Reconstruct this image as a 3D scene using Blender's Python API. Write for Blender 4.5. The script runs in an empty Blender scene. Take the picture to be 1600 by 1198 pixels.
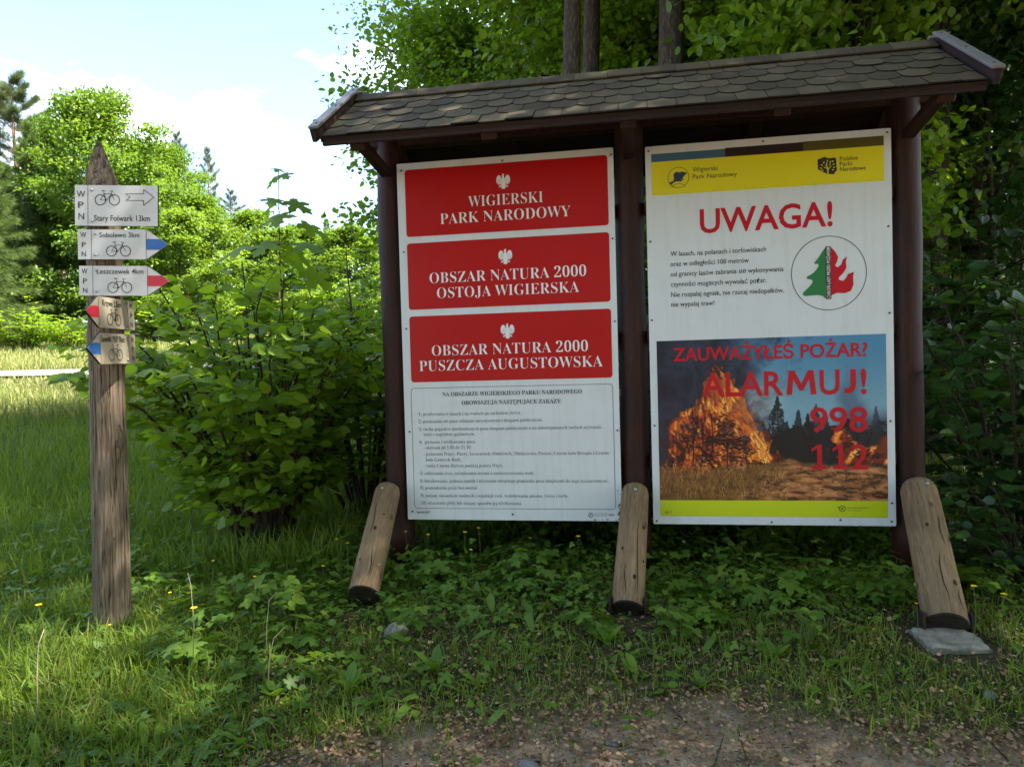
import bpy, math, random
import numpy as np
from mathutils import Vector, Matrix, noise as mnoise
from mathutils.geometry import tessellate_polygon

R = math.radians
scene = bpy.context.scene
COL = scene.collection

# ------------------------------------------------------------------ camera
EYE = 1.13
cam_d = bpy.data.cameras.new("camera")
cam_d.sensor_width = 36.0
cam_d.lens = 1111.0 / 1600.0 * 36.0
cam_d.clip_start = 0.05
cam_d.clip_end = 600.0
cam = bpy.data.objects.new("camera", cam_d)
COL.objects.link(cam)
cam.matrix_world = (Matrix.Translation((0, 0, EYE)) @ Matrix.Rotation(R(90 - 1.61), 4, 'X')
                    @ Matrix.Rotation(R(-1.623), 4, 'Z'))
scene.camera = cam

# ------------------------------------------------------------------ light
SUN_EL, SUN_AZ = 52.0, 104.0          # azimuth measured from +Y towards +X
world = bpy.data.worlds.new("World")
scene.world = world
world.use_nodes = True
wn, wl = world.node_tree.nodes, world.node_tree.links
wn.clear()
w_out = wn.new('ShaderNodeOutputWorld')
w_bg = wn.new('ShaderNodeBackground')
w_sky = wn.new('ShaderNodeTexSky')
w_sky.sky_type = 'NISHITA'
w_sky.sun_disc = False
w_sky.sun_elevation = R(SUN_EL)
w_sky.sun_rotation = R(SUN_AZ)
w_sky.air_density = 1.0
w_sky.dust_density = 1.0
w_sky.ozone_density = 1.0
w_tc = wn.new('ShaderNodeTexCoord')
w_map = wn.new('ShaderNodeMapping')
w_map.inputs['Scale'].default_value = (1.0, 1.0, 2.2)
w_map.inputs['Location'].default_value = (0.35, 0.1, 0.0)
w_no = wn.new('ShaderNodeTexNoise')
w_no.inputs['Scale'].default_value = 2.1
w_no.inputs['Detail'].default_value = 7.0
w_no.inputs['Roughness'].default_value = 0.55
w_rp = wn.new('ShaderNodeValToRGB')
w_rp.color_ramp.elements[0].position = 0.55
w_rp.color_ramp.elements[0].color = (0.0, 0.0, 0.0, 1)
w_rp.color_ramp.elements[1].position = 0.80
w_mix = wn.new('ShaderNodeMixRGB')
w_mix.inputs['Color2'].default_value = (12.5, 13.3, 13.6, 1)
wl.new(w_tc.outputs['Generated'], w_map.inputs['Vector'])
wl.new(w_map.outputs['Vector'], w_no.inputs['Vector'])
wl.new(w_no.outputs['Fac'], w_rp.inputs['Fac'])
wl.new(w_rp.outputs['Color'], w_mix.inputs['Fac'])
wl.new(w_sky.outputs['Color'], w_mix.inputs['Color1'])
wl.new(w_mix.outputs['Color'], w_bg.inputs['Color'])
w_bg.inputs['Strength'].default_value = 0.108
wl.new(w_bg.outputs['Background'], w_out.inputs['Surface'])

sun_d = bpy.data.lights.new("sun", 'SUN')
sun_d.energy = 5.0
sun_d.angle = R(0.5)
sun_d.color = (1.0, 0.95, 0.86)
sun = bpy.data.objects.new("sun", sun_d)
COL.objects.link(sun)
sv = Vector((math.cos(R(SUN_EL)) * math.sin(R(SUN_AZ)), math.cos(R(SUN_EL)) * math.cos(R(SUN_AZ)), math.sin(R(SUN_EL))))
sun.rotation_euler = sv.to_track_quat('Z', 'Y').to_euler()
sun.location = sv * 40

vs = scene.view_settings
vs.view_transform = 'Standard'
vs.look = 'None'
vs.gamma = 1.0
vs.use_curve_mapping = False
vs.exposure = 2.42
scene.cycles.max_bounces = 7
scene.cycles.diffuse_bounces = 4
scene.cycles.transmission_bounces = 5
scene.cycles.glossy_bounces = 3


# ------------------------------------------------------------------ helpers
def tag(o, label=None, cat=None, group=None, kind=None):
    if label: o['label'] = label
    if cat: o['category'] = cat
    if group: o['group'] = group
    if kind: o['kind'] = kind
    return o


def empty(name, loc, rz=0.0, label=None, cat=None, group=None):
    o = bpy.data.objects.new(name, None)
    o.empty_display_size = 0.1
    COL.objects.link(o)
    o.location = loc
    o.rotation_euler = (0, 0, rz)
    return tag(o, label, cat, group)


def link(name, me, parent=None, loc=None, rot=None):
    o = bpy.data.objects.new(name, me)
    COL.objects.link(o)
    if parent is not None: o.parent = parent
    if loc is not None: o.location = loc
    if rot is not None: o.rotation_euler = rot
    return o


def dup(root, loc, rz, scale=1.0, label=None, cat=None, group=None):
    r = root.copy()
    COL.objects.link(r)
    r.location = loc
    r.rotation_euler = (0, 0, rz)
    r.scale = (scale,) * 3 if not hasattr(scale, '__len__') else scale
    if label: r['label'] = label
    if cat: r['category'] = cat
    if group: r['group'] = group
    elif 'group' in r: del r['group']
    for ch in list(root.children):
        c = ch.copy()
        COL.objects.link(c)
        c.parent = r
        for g in list(ch.children):
            d = g.copy()
            COL.objects.link(d)
            d.parent = c
    return r


def np_mesh(name, verts, loops, starts, mat, rnd=None, smooth=False, mats=None, midx=None):
    me = bpy.data.meshes.new(name)
    verts = np.asarray(verts, np.float32)
    loops = np.asarray(loops, np.int32)
    starts = np.asarray(starts, np.int32)
    me.vertices.add(len(verts))
    me.vertices.foreach_set('co', verts.ravel())
    me.loops.add(len(loops))
    me.loops.foreach_set('vertex_index', loops)
    me.polygons.add(len(starts))
    me.polygons.foreach_set('loop_start', starts)
    if smooth: me.polygons.foreach_set('use_smooth', np.ones(len(starts), bool))
    if rnd is not None:
        a = me.attributes.new('rnd', 'FLOAT', 'FACE')
        a.data.foreach_set('value', np.asarray(rnd, np.float32))
    for m in (mats or [mat]): me.materials.append(m)
    if midx is not None: me.polygons.foreach_set('material_index', np.asarray(midx, np.int32))
    me.update(calc_edges=True)
    me.validate()
    return me


class MB:
    """collects shapes into one mesh"""
    def __init__(self):
        self.v, self.f, self.m, self.s, self.r = [], [], [], [], []

    def add(self, vs, fs, mat=0, smooth=False, rnd=0.5):
        b = len(self.v)
        self.v += [tuple(p) for p in vs]
        for f in fs:
            self.f.append(tuple(b + i for i in f))
            self.m.append(mat); self.s.append(smooth); self.r.append(rnd)
        return self

    def box(self, c, size, rot=None, mat=0, bev=0.0, rnd=0.5):
        sx, sy, sz = size[0] / 2, size[1] / 2, size[2] / 2
        b = min(bev, sx * .9, sy * .9, sz * .9)
        if b <= 0:
            pts = [(-sx, -sy, -sz), (sx, -sy, -sz), (sx, sy, -sz), (-sx, sy, -sz), (-sx, -sy, sz), (sx, -sy, sz), (sx, sy, sz), (-sx, sy, sz)]
            fs = [(0, 3, 2, 1), (4, 5, 6, 7), (0, 1, 5, 4), (1, 2, 6, 5), (2, 3, 7, 6), (3, 0, 4, 7)]
        else:
            import bmesh
            bm = bmesh.new()
            bmesh.ops.create_cube(bm, size=1)
            for v in bm.verts: v.co = Vector((v.co.x * sx * 2, v.co.y * sy * 2, v.co.z * sz * 2))
            bmesh.ops.bevel(bm, geom=bm.edges[:], offset=b, segments=1, affect='EDGES')
            bm.verts.index_update()
            pts = [v.co.copy() for v in bm.verts]
            fs = [[v.index for v in f.verts] for f in bm.faces]
            bm.free()
        M = Matrix.Translation(c)
        if rot is not None: M = M @ (rot.to_4x4() if isinstance(rot, Matrix) else Matrix.Rotation(rot, 4, 'Z'))
        return self.add([M @ Vector(p) for p in pts], fs, mat, False, rnd)

    def beam(self, a, b, w, h, mat=0, up=(0, 0, 1), bev=0.004):
        a, b = Vector(a), Vector(b)
        z = (b - a).normalized()
        x = Vector(up).cross(z).normalized()
        y = z.cross(x)
        M = Matrix((x, y, z)).transposed()
        return self.box((a + b) / 2, (w, h, (b - a).length), M, mat, bev)

    def tube(self, pts, rad, n=8, mat=0, cap=True, rnd=0.5):
        pts = [Vector(p) for p in pts]
        vs, fs = [], []
        ref = Vector((0.31, 0.83, 0.46))
        for i, p in enumerate(pts):
            t = (pts[min(i + 1, len(pts) - 1)] - pts[max(i - 1, 0)]).normalized()
            x = t.cross(ref)
            if x.length < 1e-3: x = t.cross(Vector((1, 0, 0)))
            x.normalize(); y = t.cross(x)
            r = rad[i] if hasattr(rad, '__len__') else rad
            for k in range(n):
                a = 2 * math.pi * k / n
                vs.append(p + x * (r * math.cos(a)) + y * (r * math.sin(a)))
        for i in range(len(pts) - 1):
            for k in range(n):
                k2 = (k + 1) % n
                fs.append((i * n + k, i * n + k2, (i + 1) * n + k2, (i + 1) * n + k))
        if cap:
            fs.append(tuple(range(n - 1, -1, -1)))
            fs.append(tuple((len(pts) - 1) * n + k for k in range(n)))
        return self.add(vs, fs, mat, True, rnd)

    def flat(self, poly, F, mat=0, rnd=0.5):
        """a flat printed shape; F maps 2D to 3D"""
        tri = tessellate_polygon([[Vector((p[0], p[1], 0)) for p in poly]])
        out = []
        for t in tri:
            a, b, c = (poly[i] for i in t)
            cr = (b[0] - a[0]) * (c[1] - a[1]) - (b[1] - a[1]) * (c[0] - a[0])
            out.append(tuple(t) if cr > 0 else (t[0], t[2], t[1]))
        return self.add([F(*p) for p in poly], out, mat, False, rnd)

    def stroke(self, pts, w, F, mat=0, closed=False):
        pts = [Vector(p) for p in pts]
        n = len(pts)
        L, Rr = [], []
        for i, p in enumerate(pts):
            a = pts[(i - 1) % n] if (closed or i > 0) else p
            b = pts[(i + 1) % n] if (closed or i < n - 1) else p
            d1 = (p - a).normalized() if (p - a).length > 1e-9 else (b - p).normalized()
            d2 = (b - p).normalized() if (b - p).length > 1e-9 else d1
            t = (d1 + d2)
            t = t.normalized() if t.length > 1e-6 else d1
            nn = Vector((-t.y, t.x))
            k = max(0.45, nn.dot(Vector((-d1.y, d1.x))))
            L.append(p + nn * (w / 2 / k)); Rr.append(p - nn * (w / 2 / k))
        vs = [F(*q) for q in L] + [F(*q) for q in Rr]
        fs = [(n + i, n + (i + 1) % n, (i + 1) % n, i) for i in range(n if closed else n - 1)]
        return self.add(vs, fs, mat)

    def mesh(self, name, mats, smooth=None):
        if not hasattr(mats, '__len__'): mats = [mats]
        loops, starts, k = [], [], 0
        for f in self.f:
            starts.append(k); loops += f; k += len(f)
        me = np_mesh(name, np.array(self.v, np.float32), loops, starts, None, self.r, False, mats, self.m)
        me.polygons.foreach_set('use_smooth', np.array(self.s if smooth is None else [smooth] * len(self.s), bool))
        return me

    def build(self, name, mats, parent=None, loc=None, rot=None, smooth=None):
        return link(name, self.mesh(name, mats, smooth), parent, loc, rot)


# ------------------------------------------------------------------ materials
def mat_new(name):
    m = bpy.data.materials.new(name)
    m.use_nodes = True
    nt = m.node_tree
    nt.nodes.clear()
    out = nt.nodes.new('ShaderNodeOutputMaterial')
    b = nt.nodes.new('ShaderNodeBsdfPrincipled')
    nt.links.new(b.outputs[0], out.inputs['Surface'])
    return m, nt, b, out


def ramp(nt, stops):
    r = nt.nodes.new('ShaderNodeValToRGB')
    e = r.color_ramp.elements
    while len(e) > 1: e.remove(e[-1])
    e[0].position = stops[0][0]; e[0].color = (*stops[0][1], 1)
    for p, c in stops[1:]:
        n = e.new(p); n.color = (*c, 1)
    return r


def plain(name, col, rough=0.5, spec=0.5, metal=0.0, grime=0.0, gscale=6.0, gcol=(0.1, 0.09, 0.06), coat=0.0):
    m, nt, b, out = mat_new(name)
    b.inputs['Roughness'].default_value = rough
    b.inputs['Specular IOR Level'].default_value = spec
    b.inputs['Metallic'].default_value = metal
    b.inputs['Coat Weight'].default_value = coat
    b.inputs['Coat Roughness'].default_value = 0.12
    if grime > 0:
        tc = nt.nodes.new('ShaderNodeTexCoord')
        no = nt.nodes.new('ShaderNodeTexNoise')
        no.inputs['Scale'].default_value = gscale
        no.inputs['Detail'].default_value = 8
        no.inputs['Roughness'].default_value = 0.65
        nt.links.new(tc.outputs['Object'], no.inputs['Vector'])
        rp = ramp(nt, [(0.42, (0, 0, 0)), (0.75, (grime,) * 3)])
        nt.links.new(no.outputs['Fac'], rp.inputs['Fac'])
        mx = nt.nodes.new('ShaderNodeMixRGB')
        mx.inputs['Color1'].default_value = (*col, 1)
        mx.inputs['Color2'].default_value = (*gcol, 1)
        nt.links.new(rp.outputs['Color'], mx.inputs['Fac'])
        nt.links.new(mx.outputs['Color'], b.inputs['Base Color'])
        r2 = nt.nodes.new('ShaderNodeMapRange')
        r2.inputs['To Min'].default_value = rough * 0.85
        r2.inputs['To Max'].default_value = min(1, rough * 1.25)
        nt.links.new(no.outputs['Fac'], r2.inputs['Value'])
        nt.links.new(r2.outputs['Result'], b.inputs['Roughness'])
    else:
        b.inputs['Base Color'].default_value = (*col, 1)
    return m


def wood(name, stops, scale=(14, 14, 1.0), rough=0.75, bump=0.35, knots=0.0, knotcol=(0.05, 0.03, 0.02), crack=0.0, spec=0.3, moss=0.0):
    m, nt, b, out = mat_new(name)
    b.inputs['Roughness'].default_value = rough
    b.inputs['Specular IOR Level'].default_value = spec
    N = nt.nodes.new
    L = nt.links.new
    tc = N('ShaderNodeTexCoord')
    mp = N('ShaderNodeMapping')
    mp.inputs['Scale'].default_value = scale
    L(tc.outputs['Object'], mp.inputs['Vector'])
    n1 = N('ShaderNodeTexNoise')
    n1.inputs['Scale'].default_value = 2.2
    n1.inputs['Detail'].default_value = 9
    n1.inputs['Roughness'].default_value = 0.68
    n1.inputs['Distortion'].default_value = 0.4
    L(mp.outputs['Vector'], n1.inputs['Vector'])
    rp = ramp(nt, stops)
    L(n1.outputs['Fac'], rp.inputs['Fac'])
    col = rp.outputs['Color']
    n2 = N('ShaderNodeTexNoise')
    n2.inputs['Scale'].default_value = 3.0
    n2.inputs['Detail'].default_value = 5
    L(tc.outputs['Object'], n2.inputs['Vector'])
    r2 = ramp(nt, [(0.35, (0.62, 0.62, 0.62)), (0.68, (1.15, 1.13, 1.1))])
    L(n2.outputs['Fac'], r2.inputs['Fac'])
    mu = N('ShaderNodeMixRGB'); mu.blend_type = 'MULTIPLY'; mu.inputs['Fac'].default_value = 0.8
    L(col, mu.inputs['Color1']); L(r2.outputs['Color'], mu.inputs['Color2'])
    col = mu.outputs['Color']
    hgt = n1.outputs['Fac']
    if crack > 0:
        mc = N('ShaderNodeMapping'); mc.inputs['Scale'].default_value = (scale[0] * 1.1, scale[1] * 1.1, scale[2] * 0.45)
        L(tc.outputs['Object'], mc.inputs['Vector'])
        n3 = N('ShaderNodeTexNoise'); n3.inputs['Scale'].default_value = 1.6; n3.inputs['Detail'].default_value = 6
        L(mc.outputs['Vector'], n3.inputs['Vector'])
        ab = N('ShaderNodeMath'); ab.operation = 'SUBTRACT'; ab.inputs[1].default_value = 0.5
        L(n3.outputs['Fac'], ab.inputs[0])
        ab2 = N('ShaderNodeMath'); ab2.operation = 'ABSOLUTE'
        L(ab.outputs[0], ab2.inputs[0])
        rc = ramp(nt, [(0.0, (1, 1, 1)), (crack, (0, 0, 0))])
        L(ab2.outputs[0], rc.inputs['Fac'])
        mx = N('ShaderNodeMixRGB'); mx.inputs['Color2'].default_value = (*knotcol, 1)
        L(rc.outputs['Color'], mx.inputs['Fac']); L(col, mx.inputs['Color1'])
        col = mx.outputs['Color']
        sb = N('ShaderNodeMath'); sb.operation = 'SUBTRACT'
        L(hgt, sb.inputs[0]); L(rc.outputs['Color'], sb.inputs[1])
        hgt = sb.outputs[0]
    if knots > 0:
        mk = N('ShaderNodeMapping'); mk.inputs['Scale'].default_value = (1, 1, 0.7)
        L(tc.outputs['Object'], mk.inputs['Vector'])
        vo = N('ShaderNodeTexVoronoi'); vo.inputs['Scale'].default_value = 7.5
        L(mk.outputs['Vector'], vo.inputs['Vector'])
        rk = ramp(nt, [(0.0, (1, 1, 1)), (knots * 0.6, (0.85, 0.85, 0.85)), (knots, (0, 0, 0))])
        L(vo.outputs['Distance'], rk.inputs['Fac'])
        mx = N('ShaderNodeMixRGB'); mx.inputs['Color2'].default_value = (*knotcol, 1)
        L(rk.outputs['Color'], mx.inputs['Fac']); L(col, mx.inputs['Color1'])
        col = mx.outputs['Color']
    if moss > 0:
        nm = N('ShaderNodeTexNoise'); nm.inputs['Scale'].default_value = 5.0; nm.inputs['Detail'].default_value = 7
        L(tc.outputs['Object'], nm.inputs['Vector'])
        rm = ramp(nt, [(0.52, (0, 0, 0)), (0.75, (moss,) * 3)])
        L(nm.outputs['Fac'], rm.inputs['Fac'])
        mx = N('ShaderNodeMixRGB'); mx.inputs['Color2'].default_value = (0.10, 0.12, 0.05, 1)
        L(rm.outputs['Color'], mx.inputs['Fac']); L(col, mx.inputs['Color1'])
        col = mx.outputs['Color']
    L(col, b.inputs['Base Color'])
    bp = N('ShaderNodeBump'); bp.inputs['Strength'].default_value = bump; bp.inputs['Distance'].default_value = 0.012
    L(hgt, bp.inputs['Height'])
    L(bp.outputs['Normal'], b.inputs['Normal'])
    return m


def leaf(name, stops, trans=0.42, rough=0.42, spec=0.4, tint=(1.25, 1.15, 0.45), tgain=1.0):
    """reflective leaf skin over light passing through the blade; colour differs from leaf to leaf"""
    m, nt, b, out = mat_new(name)
    N = nt.nodes.new; L = nt.links.new
    at = N('ShaderNodeAttribute'); at.attribute_name = 'rnd'
    rp = ramp(nt, stops)
    oi = N('ShaderNodeObjectInfo')
    ad = N('ShaderNodeMath'); ad.operation = 'MULTIPLY_ADD'
    ad.inputs[1].default_value = 0.22; 
    L(oi.outputs['Random'], ad.inputs[0]); 
    sc = N('ShaderNodeMath'); sc.operation = 'MULTIPLY_ADD'; sc.inputs[1].default_value = 0.86; sc.inputs[2].default_value = -0.04
    L(at.outputs['Fac'], sc.inputs[0])
    L(sc.outputs[0], ad.inputs[2])
    L(ad.outputs[0], rp.inputs['Fac'])
    L(rp.outputs['Color'], b.inputs['Base Color'])
    b.inputs['Roughness'].default_value = rough
    b.inputs['Specular IOR Level'].default_value = spec
    tr = N('ShaderNodeBsdfTranslucent')
    mu = N('ShaderNodeMixRGB'); mu.blend_type = 'MULTIPLY'; mu.inputs['Fac'].default_value = 1
    mu.inputs['Color2'].default_value = (tint[0] * tgain, tint[1] * tgain, tint[2] * tgain, 1)
    L(rp.outputs['Color'], mu.inputs['Color1'])
    L(mu.outputs['Color'], tr.inputs['Color'])
    ms = N('ShaderNodeMixShader'); ms.inputs['Fac'].default_value = trans
    L(b.outputs[0], ms.inputs[1]); L(tr.outputs[0], ms.inputs[2])
    L(ms.outputs[0], out.inputs['Surface'])
    return m


M = {}
M['stain'] = wood('red brown stained timber', [(0.3, (0.013, 0.0035, 0.002)), (0.55, (0.032, 0.008, 0.0035)), (0.75, (0.062, 0.018, 0.008))], (40, 40, 3.0), 0.6, 0.2, 0.05, (0.02, 0.007, 0.005), 0.0)
M['deck'] = wood('dark roof boards', [(0.3, (0.012, 0.006, 0.005)), (0.7, (0.032, 0.014, 0.010))], (2, 20, 20), 0.7, 0.25)
M['log'] = wood('weathered peeled log', [(0.25, (0.135, 0.083, 0.042)), (0.5, (0.245, 0.16, 0.083)), (0.75, (0.36, 0.25, 0.14))], (38, 38, 2.6), 0.8, 0.4, 0.13, (0.07, 0.04, 0.024), 0.012, 0.25, 0.35)
M['greylog'] = wood('grey split post wood', [(0.28, (0.070, 0.050, 0.033)), (0.45, (0.155, 0.115, 0.078)), (0.6, (0.25, 0.195, 0.138)), (0.8, (0.36, 0.295, 0.22))], (40, 40, 2.2), 0.85, 0.9, 0.05, (0.04, 0.026, 0.016), 0.020, 0.2, 0.25)
M['knot'] = plain('dark knot wood', (0.035, 0.02, 0.012), 0.85, 0.2)
M['endgrain'] = wood('dark log end', [(0.3, (0.018, 0.014, 0.01)), (0.7, (0.045, 0.033, 0.022))], (8, 8, 8), 0.9, 0.3)
M['white'] = plain('white sign laminate', (0.61, 0.64, 0.64), 0.34, 0.3, 0, 0.16, 5.0, (0.36, 0.36, 0.30))
M['red'] = plain('signal red print', (0.42, 0.010, 0.010), 0.2, 0.22, 0, 0.10, 4.0, (0.32, 0.02, 0.02))
def streaked(m, amt=0.22, col=(0.33, 0.34, 0.26)):
    nt = m.node_tree; b = next(n for n in nt.nodes if n.type == 'BSDF_PRINCIPLED'); N = nt.nodes.new; L = nt.links.new
    tc = N('ShaderNodeTexCoord'); mp = N('ShaderNodeMapping'); mp.inputs['Scale'].default_value = (16, 1, 0.8)
    no = N('ShaderNodeTexNoise'); no.inputs['Scale'].default_value = 2.0; no.inputs['Detail'].default_value = 7
    L(tc.outputs['Object'], mp.inputs['Vector']); L(mp.outputs['Vector'], no.inputs['Vector'])
    rp = ramp(nt, [(0.50, (0, 0, 0)), (0.80, (amt,) * 3)]); L(no.outputs['Fac'], rp.inputs['Fac'])
    mx = N('ShaderNodeMixRGB'); mx.inputs['Color2'].default_value = (*col, 1); L(rp.outputs['Color'], mx.inputs['Fac'])
    src = b.inputs['Base Color'].links
    if src: L(src[0].from_socket, mx.inputs['Color1'])
    else: mx.inputs['Color1'].default_value = b.inputs['Base Color'].default_value
    L(mx.outputs['Color'], b.inputs['Base Color'])


streaked(M['white'], .20); streaked(M['red'], .22, (0.30, 0.03, 0.03))
M['redink'] = plain('red ink', (0.46, 0.012, 0.022), 0.3, 0.22)
M['ink'] = plain('black ink', (0.022, 0.022, 0.024), 0.4, 0.4)
M['greyink'] = plain('soft grey ink', (0.13, 0.15, 0.16), 0.4, 0.4)
M['navy'] = plain('navy ink', (0.035, 0.042, 0.085), 0.4, 0.4)
M['print_white'] = plain('white print', (0.74, 0.74, 0.72), 0.35, 0.4)
M['yellow'] = plain('yellow print', (0.66, 0.58, 0.008), 0.34, 0.4, 0, 0.12, 4.0, (0.5, 0.47, 0.06))
M['lime'] = plain('yellow green print', (0.50, 0.56, 0.008), 0.34, 0.4)
M['bar_blue'] = plain('roof shaded blue print', (0.05, 0.12, 0.19), 0.34, 0.4)  # header bar blue, darkened to carry the shade of the roof
M['bar_dark'] = plain('roof shaded plum print', (0.026, 0.012, 0.013), 0.34, 0.4)  # header bar plum, roof shade put into the colour too
M['bar_olive'] = plain('roof shaded olive print', (0.085, 0.07, 0.010), 0.34, 0.4)  # header bar olive, likewise darkened for the roof's shade
M['logo_green'] = plain('forest green print', (0.02, 0.17, 0.045), 0.34, 0.4)
M['screw'] = plain('zinc screw', (0.45, 0.45, 0.44), 0.35, 0.5, 0.9)
M['darkscrew'] = plain('dark sign bolt', (0.10, 0.10, 0.10), 0.4, 0.5, 0.6)
M['iron'] = plain('dark iron stirrup', (0.03, 0.025, 0.022), 0.65, 0.4, 0.5, 0.5, 20, (0.09, 0.04, 0.02))
M['barge'] = plain('grey painted barge board', (0.16, 0.145, 0.14), 0.42, 0.5, 0, 0.5, 9.0, (0.12, 0.085, 0.06))
M['sign_white'] = plain('white direction board', (0.56, 0.56, 0.54), 0.5, 0.4, 0, 0.35, 7.0, (0.30, 0.28, 0.22))
M['sign_old'] = plain('yellowed direction board', (0.32, 0.275, 0.20), 0.55, 0.35, 0, 0.5, 7.0, (0.26, 0.22, 0.15))
M['sign_edge'] = plain('dark board edge', (0.018, 0.018, 0.02), 0.6, 0.3)
M['band_blue'] = plain('blue trail band', (0.03, 0.115, 0.34), 0.5, 0.4)
M['band_red'] = plain('red trail band', (0.46, 0.022, 0.04), 0.5, 0.4)
M['concrete'] = plain('rough concrete', (0.27, 0.245, 0.195), 0.95, 0.1, 0, 0.95, 16.0, (0.075, 0.07, 0.04))
M['grit'] = plain('brown grit', (0.20, 0.165, 0.13), 0.9, 0.15, 0, 0.7, 60.0, (0.09, 0.07, 0.055))
M['stone'] = plain('grey granite stone', (0.17, 0.16, 0.15), 0.85, 0.25, 0, 0.8, 40.0, (0.08, 0.08, 0.07))


def shingle_mat():
    m, nt, b, out = mat_new('brown bitumen shingle')
    N = nt.nodes.new; L = nt.links.new
    at = N('ShaderNodeAttribute'); at.attribute_name = 'rnd'
    rp = ramp(nt, [(0.0, (0.044, 0.031, 0.016)), (0.5, (0.063, 0.045, 0.022)), (1.0, (0.090, 0.064, 0.032))])
    L(at.outputs['Fac'], rp.inputs['Fac'])
    tc = N('ShaderNodeTexCoord')
    n1 = N('ShaderNodeTexNoise'); n1.inputs['Scale'].default_value = 420; n1.inputs['Detail'].default_value = 3
    L(tc.outputs['Object'], n1.inputs['Vector'])
    r1 = ramp(nt, [(0.3, (0.55, 0.55, 0.55)), (0.7, (1.4, 1.4, 1.4))])
    L(n1.outputs['Fac'], r1.inputs['Fac'])
    n2 = N('ShaderNodeTexNoise'); n2.inputs['Scale'].default_value = 4; n2.inputs['Detail'].default_value = 6
    L(tc.outputs['Object'], n2.inputs['Vector'])
    r2 = ramp(nt, [(0.5, (0, 0, 0)), (0.8, (0.6, 0.6, 0.6))])
    L(n2.outputs['Fac'], r2.inputs['Fac'])
    mu = N('ShaderNodeMixRGB'); mu.blend_type = 'MULTIPLY'; mu.inputs['Fac'].default_value = 1
    L(rp.outputs['Color'], mu.inputs['Color1']); L(r1.outputs['Color'], mu.inputs['Color2'])
    mx = N('ShaderNodeMixRGB'); mx.inputs['Color2'].default_value = (0.10, 0.10, 0.05, 1)
    L(r2.outputs['Color'], mx.inputs['Fac']); L(mu.outputs['Color'], mx.inputs['Color1'])
    L(mx.outputs['Color'], b.inputs['Base Color'])
    b.inputs['Roughness'].default_value = 0.82
    b.inputs['Specular IOR Level'].default_value = 0.3
    bp = N('ShaderNodeBump'); bp.inputs['Strength'].default_value = 0.5; bp.inputs['Distance'].default_value = 0.002
    L(n1.outputs['Fac'], bp.inputs['Height']); L(bp.outputs['Normal'], b.inputs['Normal'])
    return m


M['shingle'] = shingle_mat()
M['shingle_dark'] = plain('shadow slot bitumen', (0.02, 0.017, 0.014), 0.9, 0.2)


def bark_mat(name, stops, sc=(9, 9, 1.6), bump=1.0):
    m, nt, b, out = mat_new(name)
    N = nt.nodes.new; L = nt.links.new
    tc = N('ShaderNodeTexCoord')
    mp = N('ShaderNodeMapping'); mp.inputs['Scale'].default_value = sc
    L(tc.outputs['Object'], mp.inputs['Vector'])
    n1 = N('ShaderNodeTexNoise'); n1.inputs['Scale'].default_value = 2.0; n1.inputs['Detail'].default_value = 8; n1.inputs['Roughness'].default_value = 0.7
    L(mp.outputs['Vector'], n1.inputs['Vector'])
    v = N('ShaderNodeTexVoronoi'); v.feature = 'DISTANCE_TO_EDGE'; v.inputs['Scale'].default_value = 2.4
    L(mp.outputs['Vector'], v.inputs['Vector'])
    ml = N('ShaderNodeMath'); ml.operation = 'MULTIPLY_ADD'; ml.inputs[1].default_value = 0.9
    L(v.outputs['Distance'], ml.inputs[0]); L(n1.outputs['Fac'], ml.inputs[2])
    rp = ramp(nt, stops)
    L(ml.outputs[0], rp.inputs['Fac'])
    L(rp.outputs['Color'], b.inputs['Base Color'])
    b.inputs['Roughness'].default_value = 0.92
    b.inputs['Specular IOR Level'].default_value = 0.2
    bp = N('ShaderNodeBump'); bp.inputs['Strength'].default_value = bump; bp.inputs['Distance'].default_value = 0.02
    L(ml.outputs[0], bp.inputs['Height']); L(bp.outputs['Normal'], b.inputs['Normal'])
    return m


M['bark'] = bark_mat('grey brown bark', [(0.3, (0.018, 0.013, 0.009)), (0.55, (0.055, 0.042, 0.031)), (0.9, (0.115, 0.093, 0.072))], (15, 15, 4.0))
M['pinebark'] = bark_mat('reddish pine bark', [(0.3, (0.06, 0.03, 0.018)), (0.6, (0.20, 0.10, 0.06)), (0.9, (0.30, 0.17, 0.11))], (6, 6, 2.0), 0.6)
M['twig'] = bark_mat('dark twig bark', [(0.3, (0.022, 0.016, 0.011)), (0.9, (0.075, 0.055, 0.038))], (30, 30, 6), 0.4)
M['stem_green'] = plain('green stem', (0.09, 0.13, 0.03), 0.6, 0.3)
M['straw'] = plain('dry straw stalk', (0.42, 0.36, 0.22), 0.7, 0.25)
M['petal'] = plain('yellow petal', (0.78, 0.52, 0.012), 0.35, 0.4)
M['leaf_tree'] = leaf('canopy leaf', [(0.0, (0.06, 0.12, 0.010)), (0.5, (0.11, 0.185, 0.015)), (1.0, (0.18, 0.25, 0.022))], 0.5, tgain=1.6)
M['leaf_maple'] = leaf('fresh maple leaf', [(0.0, (0.058, 0.118, 0.014)), (0.5, (0.098, 0.172, 0.02)), (1.0, (0.155, 0.23, 0.028))], 0.48, tgain=1.4)
M['leaf_hazel'] = leaf('hazel leaf', [(0.0, (0.085, 0.165, 0.014)), (0.5, (0.145, 0.24, 0.021)), (1.0, (0.215, 0.31, 0.028))], 0.5, 0.5, 0.25, tgain=1.75)
M['leaf_dark'] = leaf('understorey leaf', [(0.0, (0.018, 0.052, 0.011)), (0.5, (0.033, 0.085, 0.016)), (1.0, (0.060, 0.125, 0.02))], 0.36, 0.36, 0.5)
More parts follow.
